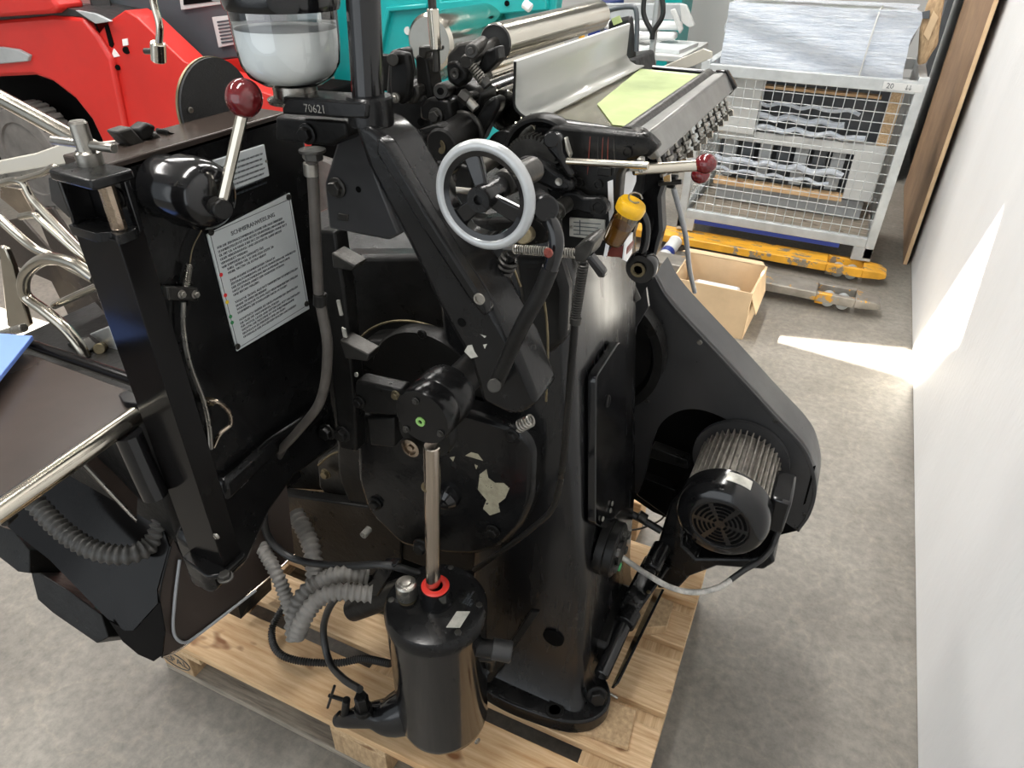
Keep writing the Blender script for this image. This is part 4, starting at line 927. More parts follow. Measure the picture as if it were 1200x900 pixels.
prY('lower_panel', gy + .02, [(752, 560), (815, 583), (822, 605), (790, 612), (746, 580)], .03, M['sheet'], bg, .002)
M['fknife'] = mat('grey_fountain_blade', (0.22, 0.22, 0.21), 0.36, 0.85, var=0.2, vscale=20)
# belt wheel behind the column
fw = P(700, 420, y=1.24); lathe('belt_wheel', (fw.x - .02, 1.30, fw.z), (0, -1, 0), [(0, .16), (.04, .16), (.04, .14), (.02, .13), (.02, .05), (.045, .04), (.045, 0)], M['castd'], pr, 64)
prY('jagged_cover', 1.22, [(727, 400), (727, 372), (735, 360), (740, 356), (748, 352), (757, 338), (760, 360), (745, 385), (742, 405), (730, 430)], .01, M['guard'], pr, .001)
cyl('small_pin', P(738, 335, y=1.18), P(746, 352, y=1.18), .010, M['iron'], pr)
# pulley pair above the guard
for dy, rr, dx in ((0, 19, 0), (.035, 19, 0)):
    c = P(750, 316, y=.93 + dy); lathe('guide_roller', (c.x + dx, .93 + dy, c.z), (0, 1, 0), [(0, S(17, c)), (.004, S(18.5, c)), (.022, S(18.5, c)), (.026, S(17, c))], M['castg'], pr, 40)
lathe('roller_axle', P(748, 316, y=.928), (0, -1, 0), [(0, .011), (.003, .011), (.003, .007), (.0, .006), (0, 0)], M['brass'], pr)
prY('curved_bracket', .97, [(722, 300), (740, 240), (752, 190), (776, 175), (784, 200), (774, 232), (776, 270), (768, 300), (757, 316), (748, 300), (752, 262), (745, 262), (730, 306)], .03, M['castg'], pr, .006)
tube('black_strap', [P(748, 308, y=.94), P(756, 285, y=.94), P(757, 262, y=.94), P(750, 245, y=.94)], S(5, P(750, 270, y=.94)), M['castg'], pr)
# --- motor
mc_ = P(843, 616, y=1.09); mr = S(53, mc_); mc_x = mc_.x
mo = thing('tmp', '', ''); bpy.data.objects.remove(mo)
mb = lathe('motor', (mc_x, 1.14, mc_.z), (0, 1, 0), [(0, mr * .84), (.20, mr * .84), (.205, mr * .6)], M['fins'], pr, 48)
for k in range(40):
    a = 2 * math.pi * k / 40
    d_ = Vector((math.cos(a), 0, math.sin(a))); t_ = Vector((-math.sin(a), 0, math.cos(a))); c = Vector((mc_x, 1.145, mc_.z))
    bm = bmesh.new(); add_prism(bm, [c + d_ * mr * .82 + t_ * .0022, c + d_ * mr * .97 + t_ * .0015, c + d_ * mr * .97 - t_ * .0015, c + d_ * mr * .82 - t_ * .0022], (0, .19, 0))
    finish('cooling_fin', bm, M['fins'], mb, .0005)
fcov = lathe('fan_cover', (mc_x, 1.09, mc_.z), (0, 1, 0), [(.004, 0), (.004, mr * .62), (.0, mr * .66), (.004, mr * .86), (.014, mr * .97), (.03, mr * 1.02), (.068, mr * 1.02), (.07, mr * .98)], M['castg'], mb, 64)
for ri, (r0, r1) in enumerate(((.12, .17), (.22, .27), (.32, .37), (.42, .47), (.52, .58))):
    for s_ in range(6):
        bm = bmesh.new(); n = 6; a0, a1 = 60 * s_ + 5 + 4 * (5 - ri) / 3, 60 * s_ + 55 - 4 * (5 - ri) / 3
        o_ = [Vector((mc_x + mr * r1 * math.cos(math.radians(a0 + (a1 - a0) * k / n)), 1.0925, mc_.z + mr * r1 * math.sin(math.radians(a0 + (a1 - a0) * k / n)))) for k in range(n + 1)]
        i_ = [Vector((mc_x + mr * r0 * math.cos(math.radians(a0 + (a1 - a0) * k / n)), 1.0925, mc_.z + mr * r0 * math.sin(math.radians(a0 + (a1 - a0) * k / n)))) for k in range(n, -1, -1)]
        add_prism(bm, o_ + i_, (0, .002, 0)); finish('vent_slot', bm, M['dark'], mb, 0)
ring('grille_ring', (mc_x, 1.092, mc_.z), (0, 1, 0), mr * .65, .0022, M['cast'], mb)
box('terminal_box', (mc_x + mr * .86, 1.17, mc_.z - .045), (mc_x + mr * 1.32, 1.27, mc_.z + .045), M['castg'], mb, .006)
pt_ = Vector((mc_x + .006, 1.125, mc_.z + mr * 1.025))
bm = bmesh.new(); _r = [[bm.verts.new((mc_x + mr * rr_ * math.sin(t_), y_, mc_.z + mr * rr_ * math.cos(t_))) for rr_ in (1.0, 1.035) for y_ in (1.122, 1.150)] for t_ in [-.12 + .09 * k for k in range(7)]]
for _a, _b in zip(_r, _r[1:]):
    for q0_, q1_ in ((0, 1), (1, 3), (3, 2), (2, 0)): bm.faces.new((_a[q0_], _a[q1_], _b[q1_], _b[q0_]))
for _e in (0, -1): bm.faces.new([_r[_e][k] for k in (0, 1, 3, 2)])
mp_ = finish('type_plate', bm, M['tag'], mb)
lathe('motor_flange', (mc_x, 1.315, mc_.z), (0, 1, 0), [(0, mr * 1.16), (.012, mr * 1.16), (.015, mr * 1.1)], M['guard'], mb, 56)
# cradle under motor
cr_ = [(797, 600), (800, 640), (815, 655), (860, 668), (905, 655), (908, 664), (895, 674), (850, 672), (812, 680), (796, 704), (784, 740), (738, 728), (735, 712), (752, 660), (775, 628), (790, 590)]
prY('motor_cradle', 1.20, [(800, 575), (800, 640), (815, 655), (880, 655), (905, 650), (908, 660), (895, 668), (840, 664), (808, 676), (795, 690), (770, 690), (770, 640), (785, 590)], .08, M['cast'], pr, .006)
cyl('pivot_boss', P(762, 668, y=1.10), P(776, 640, y=1.17), .021, M['cast'], pr); 
cyl('pivot_pin', P(760, 672, y=1.09), P(762, 668, y=1.10), .014, M['castd'], pr)
a_, b_ = P(738, 728, z=.29), P(766, 662, z=.32)
bm = bmesh.new()
loft('link_block', [[P(724, 712, z=.30), P(742, 727, z=.30), P(742, 727, z=.27), P(724, 712, z=.27)], [P(757, 650, z=.34), P(786, 664, z=.34), P(786, 664, z=.30), P(757, 650, z=.30)]], M['cast'], pr, .006)
cyl('tie_shaft', P(704, 792, z=.26), P(738, 718, z=.285), .0165, M['castg'], pr)
cyl('shaft_collar', P(731, 732, z=.283), P(740, 716, z=.285), .024, M['cast'], pr)
cyl('tie_shaft', P(690, 776, z=.25), P(722, 706, z=.27), .010, M['castd'], pr)
prism('lower_side_plate', [P(716, 806, z=.21), P(768, 690, z=.21), P(776, 690, z=.25), P(722, 800, z=.25)], (.006, 0, 0), M['castg'], pr, .001)
screw(P(760, 694, z=.34), (0, 0, 1), .005, M['brass'], pr)
tube('conduit', [P(722, 596, y=1.2), P(745, 605, y=1.2), P(775, 622, y=1.2)], .009, M['rub'], pr); cyl('conduit_joint', P(748, 603, y=1.2), P(757, 609, y=1.2), .013, M['iron'], pr)
tube('white_cable', [P(728, 652, y=1.10), P(742, 662, y=1.10), P(760, 674, y=1.08), P(785, 688, y=1.06), P(812, 694, y=1.06), P(838, 690, y=1.07), P(856, 680, y=1.10)], .0065, M['wcab'], pr)
tube('black_cable', [P(854, 681, y=1.10), P(872, 668, y=1.12), P(892, 656, y=1.15), P(905, 640, y=1.2), P(914, 618, y=1.22)], .0065, M['rub'], pr)
tube('thin_cable', [P(780, 575, y=1.5), P(778, 605, y=1.5), P(755, 618, y=1.5), P(735, 622, y=1.5)], .003, M['rub'], pr)
# --- ink unit: side frame, inking box
fr = [(648, 146), (700, 152), (756, 158), (772, 174), (760, 184), (738, 190), (727, 205), (724, 245), (718, 285), (708, 301), (664, 300), (648, 282), (636, 250), (628, 200), (630, 165)]
iu = prY('ink_unit_frame', .775, fr, .025, M['castd'], pr, .005)
prY('ink_unit_frame', 1.19, [(700, 92), (760, 96), (840, 98), (832, 112), (800, 130), (760, 150), (700, 140)], .02, M['castd'], pr, .004)
box('ink_unit_body', (-.36, .80, 1.27), (-.25, 1.19, 1.375), M['castd'], pr, .01)
for a, b in ((735, 178), (701, 216), (679, 214)): lathe('screw_boss', P(a, b, y=.774), (0, -1, 0), [(0, .006), (.003, .006), (.003, .004), (.001, .0035), (.001, 0)], M['castd'], iu)
for i, (a, m_) in enumerate(((691, 'redb'), (706, 'redb'), (712, 'redb'), (700, 'iron'), (719, 'iron'))):
    prY('ink_run', .7742, [(a, 160 + 3 * i), (a + 1, 160), (a - 2 + i, 200), (a - 3 + i, 205)], .0006, M[m_], iu, 0)
prY('nut_plate', .772, [(700, 196), (716, 197), (716, 207), (700, 206)], .004, M['castd'], iu, .001)
# guard link below: long eyelet
prY('slotted_link', .755, [(655, 228), (664, 224), (676, 226), (684, 232), (704, 232), (712, 240), (712, 250), (704, 254), (684, 250), (672, 246), (660, 250)], .014, M['cast'], pr, .003)
lathe('link_pin', P(702, 243, y=.754), (0, -1, 0), [(0, .011), (.003, .011), (.003, .007), (.001, .006), (.001, 0)], M['castd'], pr)
cyl('link_bolt', P(652, 246, y=.72), P(668, 236, y=.77), .010, M['iron'], pr); hexbolt(P(652, 246, y=.72), (0, -1, -.3), .009, M['iron'], pr)
tube('stop_pin', [P(653, 248, y=.74), P(656, 272, y=.74)], .004, M['iron'], pr, n=2)
tp_ = prY('type_plate', .772, [(667, 255), (709, 258), (709, 282), (667, 277)], .003, M['tag'], iu, .001)
for k in range(4):
    prY('print', .7716, [(672, 260 + 4.6 * k), (704 - 3 * (k % 2), 262.3 + 4.6 * k), (704 - 3 * (k % 2), 263.2 + 4.6 * k), (672, 260.9 + 4.6 * k)], .0005, M['ink'], tp_, 0)
prY('print', .7716, [(679, 258), (680, 258), (680, 275), (679, 275)], .0005, M['ink'], tp_, 0)
for q in ((670, 266), (706, 270)): screw(P(*q, y=.772), (0, -1, 0), .0022, M['steel'], tp_)
# white notice strip running back along the ink unit
nt_ = prism('white_notice', [P(713, 212, y=.78), P(744, 196, y=.86), P(744, 212, y=.86), P(724, 262, y=.79), P(708, 302, y=.78), P(714, 262, y=.78)], (.002, 0, 0), M['white'], pr, 0)
prY('white_notice_edge', .772, [(712, 213), (718, 211), (719, 262), (711, 300), (707, 301), (714, 262)], .002, M['white'], pr, 0)
# oil cup with yellow cap
oc0 = P(717, 284, y=.755); oc1 = P(737, 247, y=.755); oa = (oc1 - oc0)
orad = S(15.5, oc1); L_ = oa.length
og = lathe('oil_cup', oc0, oa, [(0, orad * .7), (.004, orad * .86), (L_, orad)], M['amber'], pr, 36)
lathe('oil', oc0, oa, [(.001, orad * .6), (.005, orad * .8), (L_ * .55, orad * .88), (L_ * .56, 0)], M['oil'], og, 36)
cp_ = lathe('cap', oc1, oa, [(-.002, orad * 1.08), (.003, orad * 1.14), (.008, orad * 1.14), (.012, orad * 1.0), (.013, 0)], M['yel'], og, 40)
tube('cap_wire', [oc1 + oa.normalized() * .019 + Vector((.008 * math.cos(a), -.004, .006 * math.sin(a))) for a in [k * .9 for k in range(7)]], .0010, M['steel'], og)
prY('cup_bracket', .79, [(704, 301), (716, 284), (730, 284), (736, 292), (732, 303)], .03, M['redb'], pr, .003)
prX('tag_plate', P(735, 290, y=.80).x, [(729, 304), (732, 280), (740, 272), (739, 296), (733, 306)], .002, M['white'], pr, 0)
prism('side_bar', [P(750, 90, y=1.30), P(824, 57, y=1.30), P(834, 61, y=1.30), P(834, 68, y=1.30), P(775, 94, y=1.30)], (0, .008, 0), M['cream'], pr, .001)
# rods with red knobs
cyl('selector_rod', P(664, 189, y=.745), P(760, 194, y=.745), .0042, M['chrome'], pr)
cyl('selector_rod', P(742, 199, y=.76), P(820, 194, y=.80), .0062, M['chrome'], pr)
prY('rod_catch', .745, [(746, 186), (752, 186), (754, 202), (748, 203)], .012, M['steel'], pr, .001)
prY('rod_catch', .75, [(736, 196), (756, 196), (756, 201), (738, 201)], .008, M['steel'], pr, .001)
kb = P(827, 192, y=.80); ball('red_knob', kb, S(11.5, kb), M['redk'], pr, (1, 1, 1.15), (1, 0, .1))
kb = P(821, 205, y=.84); ball('red_knob', kb, S(10, kb), M['redk'], pr, (1, 1, 1.1), (1, 0, .1))
# ink fountain: tray on top
zt_ = 1.40
T1, T2, T3, T4 = P(641, 140, z=zt_), P(762, 158, z=zt_), P(838, 92, z=zt_), P(735, 84, z=zt_)
T1 = Vector((-.352, .80, zt_)); T2 = Vector((-.215, .80, zt_)); T3 = Vector((-.215, 1.24, zt_)); T4 = Vector((-.352, 1.24, zt_))
it = prism('ink_fountain', [T1 + Vector((0, 0, -.004)), T2 + Vector((0, 0, -.004)), T3 + Vector((0, 0, -.004)), T4 + Vector((0, 0, -.004))], (0, 0, -.012), M['castd'], pr, .002)
lab(prism('ink_film', [T1 + Vector((.004, .006, .0)), T2 + Vector((-.02, .006, .0)), T3 + Vector((-.02, -.006, .0)), T4 + Vector((.004, -.006, .0))], (0, 0, -.0035), M['chrome'], it, 0), 'bright mirror-like metal plate')
lab(prism('green_reflection', [Vector((-.318, .93, zt_ + .001)), Vector((-.262, .83, zt_ + .001)), Vector((-.239, .83, zt_ + .001)), Vector((-.237, 1.228, zt_ + .001)), Vector((-.348, 1.228, zt_ + .001))], (0, 0, .0004), M['lime'], it, 0), 'pale yellow-green reflection painted on the tray')  # flat lime sheet paints a yellow-green reflection onto the tray
cyl('end_bar', T1 + Vector((-.005, -.004, .004)), T2 + Vector((-.018, -.004, .0)), .0065, M['castg'], it)
cyl('end_bar', T4 + Vector((.02, .004, .002)), T3 + Vector((-.01, .004, .002)), .004, M['castg'], it)
lathe('knife_end', T2 + Vector((-.004, -.012, -.006)), (0, 1, 0), [(0, .013), (.004, .016), (.012, .016)], M['iron'], it); screw(T2 + Vector((-.004, -.0125, -.006)), (0, -1, 0), .009, M['iron'], it)
prism('fountain_knife', [T2 + Vector((-.022, -.002, .002)), T2 + Vector((.006, -.002, .004)), T2 + Vector((.024, -.002, -.022)), T2 + Vector((.012, -.002, -.026))], (0, .45, 0), M['fknife'], it, .003)
cyl('fountain_roller', T2 + Vector((-.020, .0, .000)), T3 + Vector((-.020, .0, .000)), .009, M['iron'], it)
prism('fountain_end_cheek', [T3 + Vector((-.012, .006, .006)), T3 + Vector((.008, .006, .008)), T3 + Vector((.028, .006, -.016)), T3 + Vector((.018, .006, -.03))], (0, .01, 0), M['castg'], it, .002)
for k in range(11):
    y = .84 + .040 * k; b = Vector((T2.x + .012, y, zt_ - .034))
    ts = lathe('thumbscrew', b, (.45, 0, -.9), [(-.012, .0025), (.006, .0025), (.007, .0055), (.011, .0055), (.012, .0025), (.018, .0025), (.019, .005), (.022, .005)], M['steel'], pr, 14)
    prism('wing', [b + Vector((.008, -.003, -.018)), b + Vector((.018, -.003, -.015)), b + Vector((.020, -.003, -.025)), b + Vector((.010, -.003, -.027))], (0, .003, 0), M['chrome'], ts, .001)
# bent clear plastic sheet: rises from tray's left edge
prof = [(-.350, zt_ + .004), (-.366, zt_ + .005), (-.380, zt_ + .014), (-.392, zt_ + .032), (-.405, zt_ + .062), (-.412, zt_ + .082)]
pa = P(604, 72, y=.80); pb = P(727, 32, y=1.24)
dxT = pa.x; dzT = pa.z
prof = [(-.345, zt_ + .003), (-.360, zt_ + .003), (-.372, zt_ + .008), (-.380, zt_ + .018), (dxT * .6 - .38 * .4, (dzT * .6 + (zt_ + .018) * .4)), (dxT, dzT)]
bm = bmesh.new(); rr = [[bm.verts.new((x, y, z)) for x, z in prof] for y in (.80, 1.24)]
for i in range(len(prof) - 1): bm.faces.new((rr[0][i], rr[0][i + 1], rr[1][i + 1], rr[1][i]))
ss = finish('plastic_sheet', bm, M['plexi'], pr, 0, angle=60); sm = ss.modifiers.new('thick', 'SOLIDIFY'); sm.thickness = .002
bm = bmesh.new(); d2 = (Vector((dxT, 0, dzT)) - Vector((prof[-2][0], 0, prof[-2][1]))).normalized()
q = [Vector((dxT, .80, dzT)) + d2 * .001, Vector((dxT, .80, dzT)) - d2 * .010]
add_prism(bm, [q[0] + Vector((.002, 0, 0)), q[1] + Vector((.002, 0, 0)), q[1] + Vector((.002, .44, 0)), q[0] + Vector((.002, .44, 0))], (-.005, 0, 0))
lab(finish('sheet_edge_strip', bm, M['lgrey'], ss, .001), 'pale beige edge strip')
tube('sheet_edge', [Vector((x, .799, z)) for x, z in prof], .0018, M['castd'], ss, 8, 4)
# --- rollers running away from the camera
def roll(name, pxa, ya, yb, r, m, cap=None):
    a = P(*pxa, y=ya); return cyl(name, a, (a.x, yb, a.z), S(r, a), m, pr, 48, .001), a
o_, a_ = roll('steel_roller', (581, 50), .86, 1.24, 21, M['roller'])
lab(lathe('roller_end', a_ + Vector((0, -.003, 0)), (0, 1, 0), [(0, 0), (0, S(10, a_)), (.001, S(15, a_)), (.0, S(19, a_)), (.004, S(20.5, a_))], M['rub'], o_, 40), 'black recessed end')
cyl('roller_axle', a_ + Vector((0, -.08, -.012)), a_ + Vector((0, .0, 0)), S(7, a_), M['iron'], pr)
roll('inking_roller', (590, 130), .86, 1.25, 24, M['roller'])
roll('inking_roller', (566, 118), .90, 1.25, 19, M['castg'])
roll('inking_roller', (560, 90), 1.0, 1.3, 20, M['chrome'])
roll('inking_roller', (612, 165), .83, 1.2, 22, M['roller'])
o_, a_ = roll('rubber_roller', (592, 178), .80, 1.15, 24, M['castd'])
cyl('roller_axle', a_ + Vector((-.006, -.06, -.006)), a_, S(9, a_), M['steel'], pr)
roll('roller_tail', (545, 62), 1.0, 1.3, 9, M['steel'])
# gear with teeth near the wheel
gc = P(622, 196, y=.76); gr = S(36, gc); bm = bmesh.new(); n = 44
for i in range(n):
    pass
pts_g = []
for i in range(n * 4):
    a = 2 * math.pi * i / (n * 4); r_ = gr * (1.0 if i % 4 in (0, 1) else .88); pts_g.append(Vector((gc.x + r_ * math.cos(a), gc.y, gc.z + r_ * math.sin(a))))
prism('gear_wheel', pts_g, (.0, .018, 0), M['iron'], pr, 0)
ring('gear_guard', gc + Vector((.004, .03, .004)), (0, 1, 0), gr * 1.28, .006, M['castd'], pr, 64, 10, 2.2)
prY('gear_index', .765, [(658, 163), (662, 162), (668, 182), (666, 187), (661, 184)], .01, M['tag'], pr, .001)
prY('rocker_lever', .745, [(610, 186), (626, 184), (660, 205), (672, 214), (670, 226), (650, 226), (612, 208)], .02, M['cast'], pr, .006)
prY('rocker_lever', .74, [(638, 160), (648, 156), (656, 162), (658, 180), (669, 200), (673, 208), (664, 210), (652, 190), (640, 176)], .018, M['cast'], pr, .005)
cyl('lever_boss', P(618, 197, y=.72), P(618, 197, y=.77), S(14, P(618, 197, y=.72)), M['castd'], pr)
lathe('lever_hole', P(655, 213, y=.7445), (0, -1, 0), [(0, .0045), (.001, .0045), (.001, .003), (0, 0)], M['steel'], pr)
cyl('lever_boss', P(646, 164, y=.725), P(646, 164, y=.75), S(9, P(646, 164, y=.73)), M['cast'], pr)
# --- roller-carriage mechanism
prY('carriage_plate', .83, [(455, 60), (470, 56), (478, 96), (494, 100), (504, 116), (508, 150), (540, 142), (560, 158), (556, 200), (530, 230), (470, 230), (452, 170), (450, 130)], .03, M['castd'], pr, .005)
prY('carriage_upright', .80, [(486, 66), (494, 62), (500, 68), (504, 96), (508, 114), (500, 118), (488, 100)], .03, M['castd'], pr, .003)
prY('link_plate', .765, [(456, 62), (462, 60), (476, 62), (480, 84), (478, 116), (470, 124), (458, 118), (456, 100)], .014, M['castd'], pr, .004)
for c, r in (((460, 70), 7), ((463, 115), 6)): cyl('link_pin', P(*c, y=.75), P(*c, y=.81), S(r, P(*c, y=.75)), M['iron'], pr)
hexbolt(P(463, 115, y=.748), (0, -1, 0), .004, M['steel'], pr)
prY('nut_block', .78, [(476, 102), (488, 100), (491, 112), (486, 122), (476, 122)], .02, M['iron'], pr, .003)
cyl('adjuster_tube', P(507, 10, y=.79), P(511, 58, y=.79), S(7, P(508, 30, y=.79)), M['chrome'], pr)
cyl('adjuster_rod', P(511, 56, y=.79), P(512, 84, y=.79), S(4.5, P(508, 30, y=.79)), M['iron'], pr)
cyl('adjuster_nut', P(506, -2, y=.79), P(507, 12, y=.79), S(5, P(508, 30, y=.79)), M['iron'], pr, 6)
prY('adjuster_arm', .785, [(490, 54), (514, 54), (514, 60), (500, 62), (498, 70), (490, 66)], .015, M['iron'], pr, .002)
prY('roller_arm', .80, [(524, 64), (536, 50), (554, 48), (560, 58), (550, 68), (544, 92), (540, 98), (530, 96), (522, 80)], .02, M['iron'], pr, .004)
cyl('arm_pin', P(552, 60, y=.775), P(566, 50, y=.84), S(8, P(556, 60, y=.78)), M['iron'], pr); cyl('arm_pin', P(551, 60, y=.77), P(553, 59, y=.785), S(4, P(556, 60, y=.78)), M['iron'], pr)
prY('roller_fork', .80, [(568, 60), (582, 54), (584, 72), (572, 84), (562, 90), (558, 80)], .022, M['castd'], pr, .003)
spring('carriage_spring', P(551, 74, y=.79), P(567, 96, y=.79), S(5.5, P(556, 84, y=.79)), .0012, 8, M['steel'], pr)
cyl('spring_bolt', P(550, 72, y=.79), P(571, 102, y=.79), S(3.4, P(556, 84, y=.79)), M['iron'], pr); cyl('spring_bolt_head', P(566, 93, y=.79), P(572, 101, y=.79), S(6, P(556, 84, y=.79)), M['iron'], pr, 20)
prY('pivot_link', .795, [(522, 74), (534, 70), (548, 84), (546, 96), (536, 104), (524, 96)], .02, M['castd'], pr, .004)
lathe('pivot_pin', P(534, 86, y=.794), (0, -1, 0), [(0, S(6, P(534, 86, y=.79))), (.004, S(6, P(534, 86, y=.79))), (.004, S(3, P(534, 86, y=.79))), (0, 0)], M['iron'], pr)
prY('carriage_body', .82, [(520, 100), (545, 96), (566, 112), (560, 150), (540, 160), (512, 140), (514, 116)], .05, M['castd'], pr, .006)
cyl('bush', P(516, 107, y=.78), P(530, 102, y=.84), S(9, P(520, 105, y=.79)), M['iron'], pr)
cyl('bush_hole', P(516, 107, y=.779), P(516.2, 107, y=.782), S(4, P(520, 105, y=.79)), M['dark'], pr)
prY('clamp_block', .78, [(491, 124), (502, 114), (526, 118), (530, 140), (520, 148), (492, 140)], .035, M['castd'], pr, .004)
hexbolt(P(511, 136, y=.778), (0, -1, 0), S(7, P(511, 136, y=.778)), M['iron'], pr, slot=True)
lathe('dark_hole', P(493, 143, y=.829), (0, -1, 0), [(0, .005), (.0005, .005), (.0005, 0)], M['dark'], pr)
prY('pressure_arm', .80, [(528, 128), (540, 110), (552, 108), (556, 116), (544, 130), (538, 140), (530, 140)], .02, M['castd'], pr, .004)
cyl('stud', P(547, 116, y=.78), P(558, 128, y=.78), S(5.5, P(550, 120, y=.78)), M['steel'], pr); cyl('stud_nut', P(540, 110, y=.78), P(550, 118, y=.78), S(8, P(550, 120, y=.78)), M['iron'], pr, 6)
prY('cam_hook', .80, [(556, 140), (568, 120), (578, 113), (585, 116), (584, 128), (570, 152), (564, 166), (550, 166), (546, 152)], .022, M['castd'], pr, .004)
a_ = P(517, 172, y=.74); cyl('cam_roller', a_, P(545, 152, y=.80), S(21, a_), M['castd'], pr, 40)
lathe('cam_roller_pin', a_, (-.4, -1, 0), [(0, S(8, a_)), (.001, S(8, a_)), (.001, S(4, a_)), (0, 0)], M['brass'], pr)
ring('cam_ring', P(545, 155, y=.80), (P(545, 152, y=.80) - P(517, 172, y=.74)), S(22, P(545, 155, y=.80)), .004, M['iron'], pr)
prY('cam_cover', .74, [(490, 152), (512, 145), (520, 150), (498, 158)], .02, M['castd'], pr, .002)
cyl('oil_fitting', P(472, 176, y=.76), P(490, 164, y=.78), S(11, P(480, 170, y=.76)), M['castd'], pr, 6)
cyl('oil_fitting', P(488, 166, y=.775), P(502, 160, y=.79), S(8, P(480, 170, y=.76)), M['castd'], pr, 20)
ball('ball_oiler', P(460, 152, y=.72), .003, M['chrome'], pr)
cyl('rear_pulley', P(452, 85, y=.90), P(452, 85, y=.95), S(20, P(452, 85, y=.9)), M['castd'], pr)
prY('lower_bracket', .74, [(505, 194), (512, 188), (530, 190), (552, 196), (552, 245), (512, 250), (505, 230)], .03, M['castd'], pr, .004)
lab(cyl('grease_cup', P(506, 204, y=.70), P(506, 212, y=.70), .007, M['yel'], pr), 'yellow banded grease cup')
cyl('grease_nipple', P(506, 190, y=.70), P(506, 226, y=.70), .0058, M['iron'], pr)
prY('wheel_bracket', .72, [(536, 250), (560, 258), (604, 254), (640, 246), (652, 262), (640, 286), (604, 292), (552, 280)], .03, M['castd'], pr, .006)
cyl('knurled_nut', P(612, 276, y=.66), P(618, 274, y=.70), .010, M['brass'], pr, 24)
prY('support_bracket', .76, [(600, 300), (652, 300), (664, 340), (662, 400), (640, 420), (612, 380)], .03, M['castd'], pr, .01)
# --- left side frame with notice plates
LXp = -.72
fr2 = [(128, 192), (220, 166), (326, 134), (352, 138), (366, 200), (372, 300), (384, 420), (392, 490), (352, 524), (310, 574), (290, 600), (250, 560), (160, 380)]
lf = prX('side_frame', LXp, fr2, -.055, M['cast'], pr, .006)
prX('side_frame_foot', LXp + .004, [(268, 560), (330, 500), (392, 470), (400, 520), (346, 560), (318, 600), (292, 660), (250, 700), (228, 640)], -.05, M['cast'], pr, .012)
prX('frame_rib', LXp + .018, [(262, 566), (318, 516), (384, 472), (388, 486), (322, 536), (268, 590)], -.03, M['cast'], pr, .008)
bedp = [(128, 192), (222, 164), (332, 132), (322, 126), (218, 148), (150, 162)]
bt_ = PX(LXp, [(126, 192), (336, 131)])
zbt = 1.39
bed = prism('bed_top', [Vector((LXp, bt_[0].y, bt_[0].z)), Vector((LXp, bt_[1].y, bt_[1].z)), Vector((LXp - .075, bt_[1].y, bt_[1].z)), Vector((LXp - .075, bt_[0].y, bt_[0].z))], (0, 0, -.012), M['browns'], lf, .002)
# lubrication notice
def notice(name, c4, th=.002):
    a, b, c, d = [P(*q, x=LXp + .0035) for q in c4]
    return prism(name, [a, b, c, d], (-.003, 0, 0), M['paper'], lf, .001), a, b, c, d
np_, A_, B_, C_, D_ = notice('lubrication_notice', ((243, 275), (340, 226), (363, 362), (278, 412)))
A_ = Vector((LXp + .0035, A_.y, (A_.z + B_.z) / 2)); wN = B_.y - A_.y; hN = A_.z - D_.z
def border(y0, y1, z0, z1, w=.0006):
    for lo, hi in (((y0, z0), (y1, z0 + w)), ((y0, z1 - w), (y1, z1)), ((y0, z0), (y0 + w, z1)), ((y1 - w, z0), (y1, z1))):
        box('border_line', (LXp + .0036, lo[0], lo[1]), (LXp + .0040, hi[0], hi[1]), M['ink'], np_, 0)
border(A_.y + .004, A_.y + wN - .004, A_.z - hN + .004, A_.z - .004)
text('title', 'SCHMIERANWEISUNG', (LXp + .0036, A_.y + wN / 2, A_.z - .019), (0, 1, 0), (0, 0, 1), .0085, M['ink'], np_, 'CENTER', .0002)
lines = ['FÜR DIE ZENTRALSCHMIERUNG SOWIE FÜR ALLE ÜBRIGEN', 'SCHMIERSTELLEN IST NUR BESTES SÄUREFREIES MASCHINEN-', 'ÖL MIT CA. 6-8 GRAD E BEI 50 C ZU VERWENDEN. OHNE FETT', 'ODER VERDÜNNUNGS- UND LEICHTES ÖL DARF NICHT', 'VERWENDET WERDEN.', 'WIR EMPFEHLEN ALS GEEIGNETE ÖLE', '      SHELL VITREA OEL 33 UND ESSO ESSTIC 50', '      MOBIL VACTRA OIL EXTRA HEAVY', '', 'ZWEI ANDERE SCHMIERUNGEN TÄGLICH', '  ZENTRALSCHMIERUNG: DIE ROTE EINRÜCKEN DIE WÄHREND', '  DER ZENTRALSCHMIERUNG BEI LAUFENDER MASCHINE', '  NACH ÖFTERER ARBEIT DER FARBWERK KÖRPER', '  UND BEI DEN WALZEN', '', '  TÄGLICHE ÖLUNG: ALLE ROT MARKIERTEN SCHMIERSTELLEN', '  EINIGE TROPFEN BEI BEDARF', '  WÖCHENTLICHE ÖLUNG: ALLE GELB MARKIERTEN STELLEN', '  SCHMIEREN, DIE KUGELLAGER NACH 14 TAGEN', '', '  MONATLICH GREIFER BEI GRÜN MARKIERTEN EINSTELLEN', '  DIE ÖLER MIT MASCHINENÖL FÜLLEN', '  FÜR MOTOR, LAGER UND KETTEN DAS FETT NACHFÜLLEN', '  WICHTIG: DIE MASCHINE IST VOR INBETRIEBNAHME', '  GRÜNDLICH ZU REINIGEN UND ZU ÖLEN', '  UNTERHALB DER FOLGENDEN BOLZEN NACHSEHEN']
lh = (hN - .036) / len(lines)
for i, t in enumerate(lines):
    if t.strip(): text('print', t.strip(), (LXp + .0036, A_.y + (.010 if i < 6 else .018), A_.z - .028 - lh * i), (0, 1, 0), (0, 0, 1), .0047, M['ink'], np_, 'LEFT', .0002)
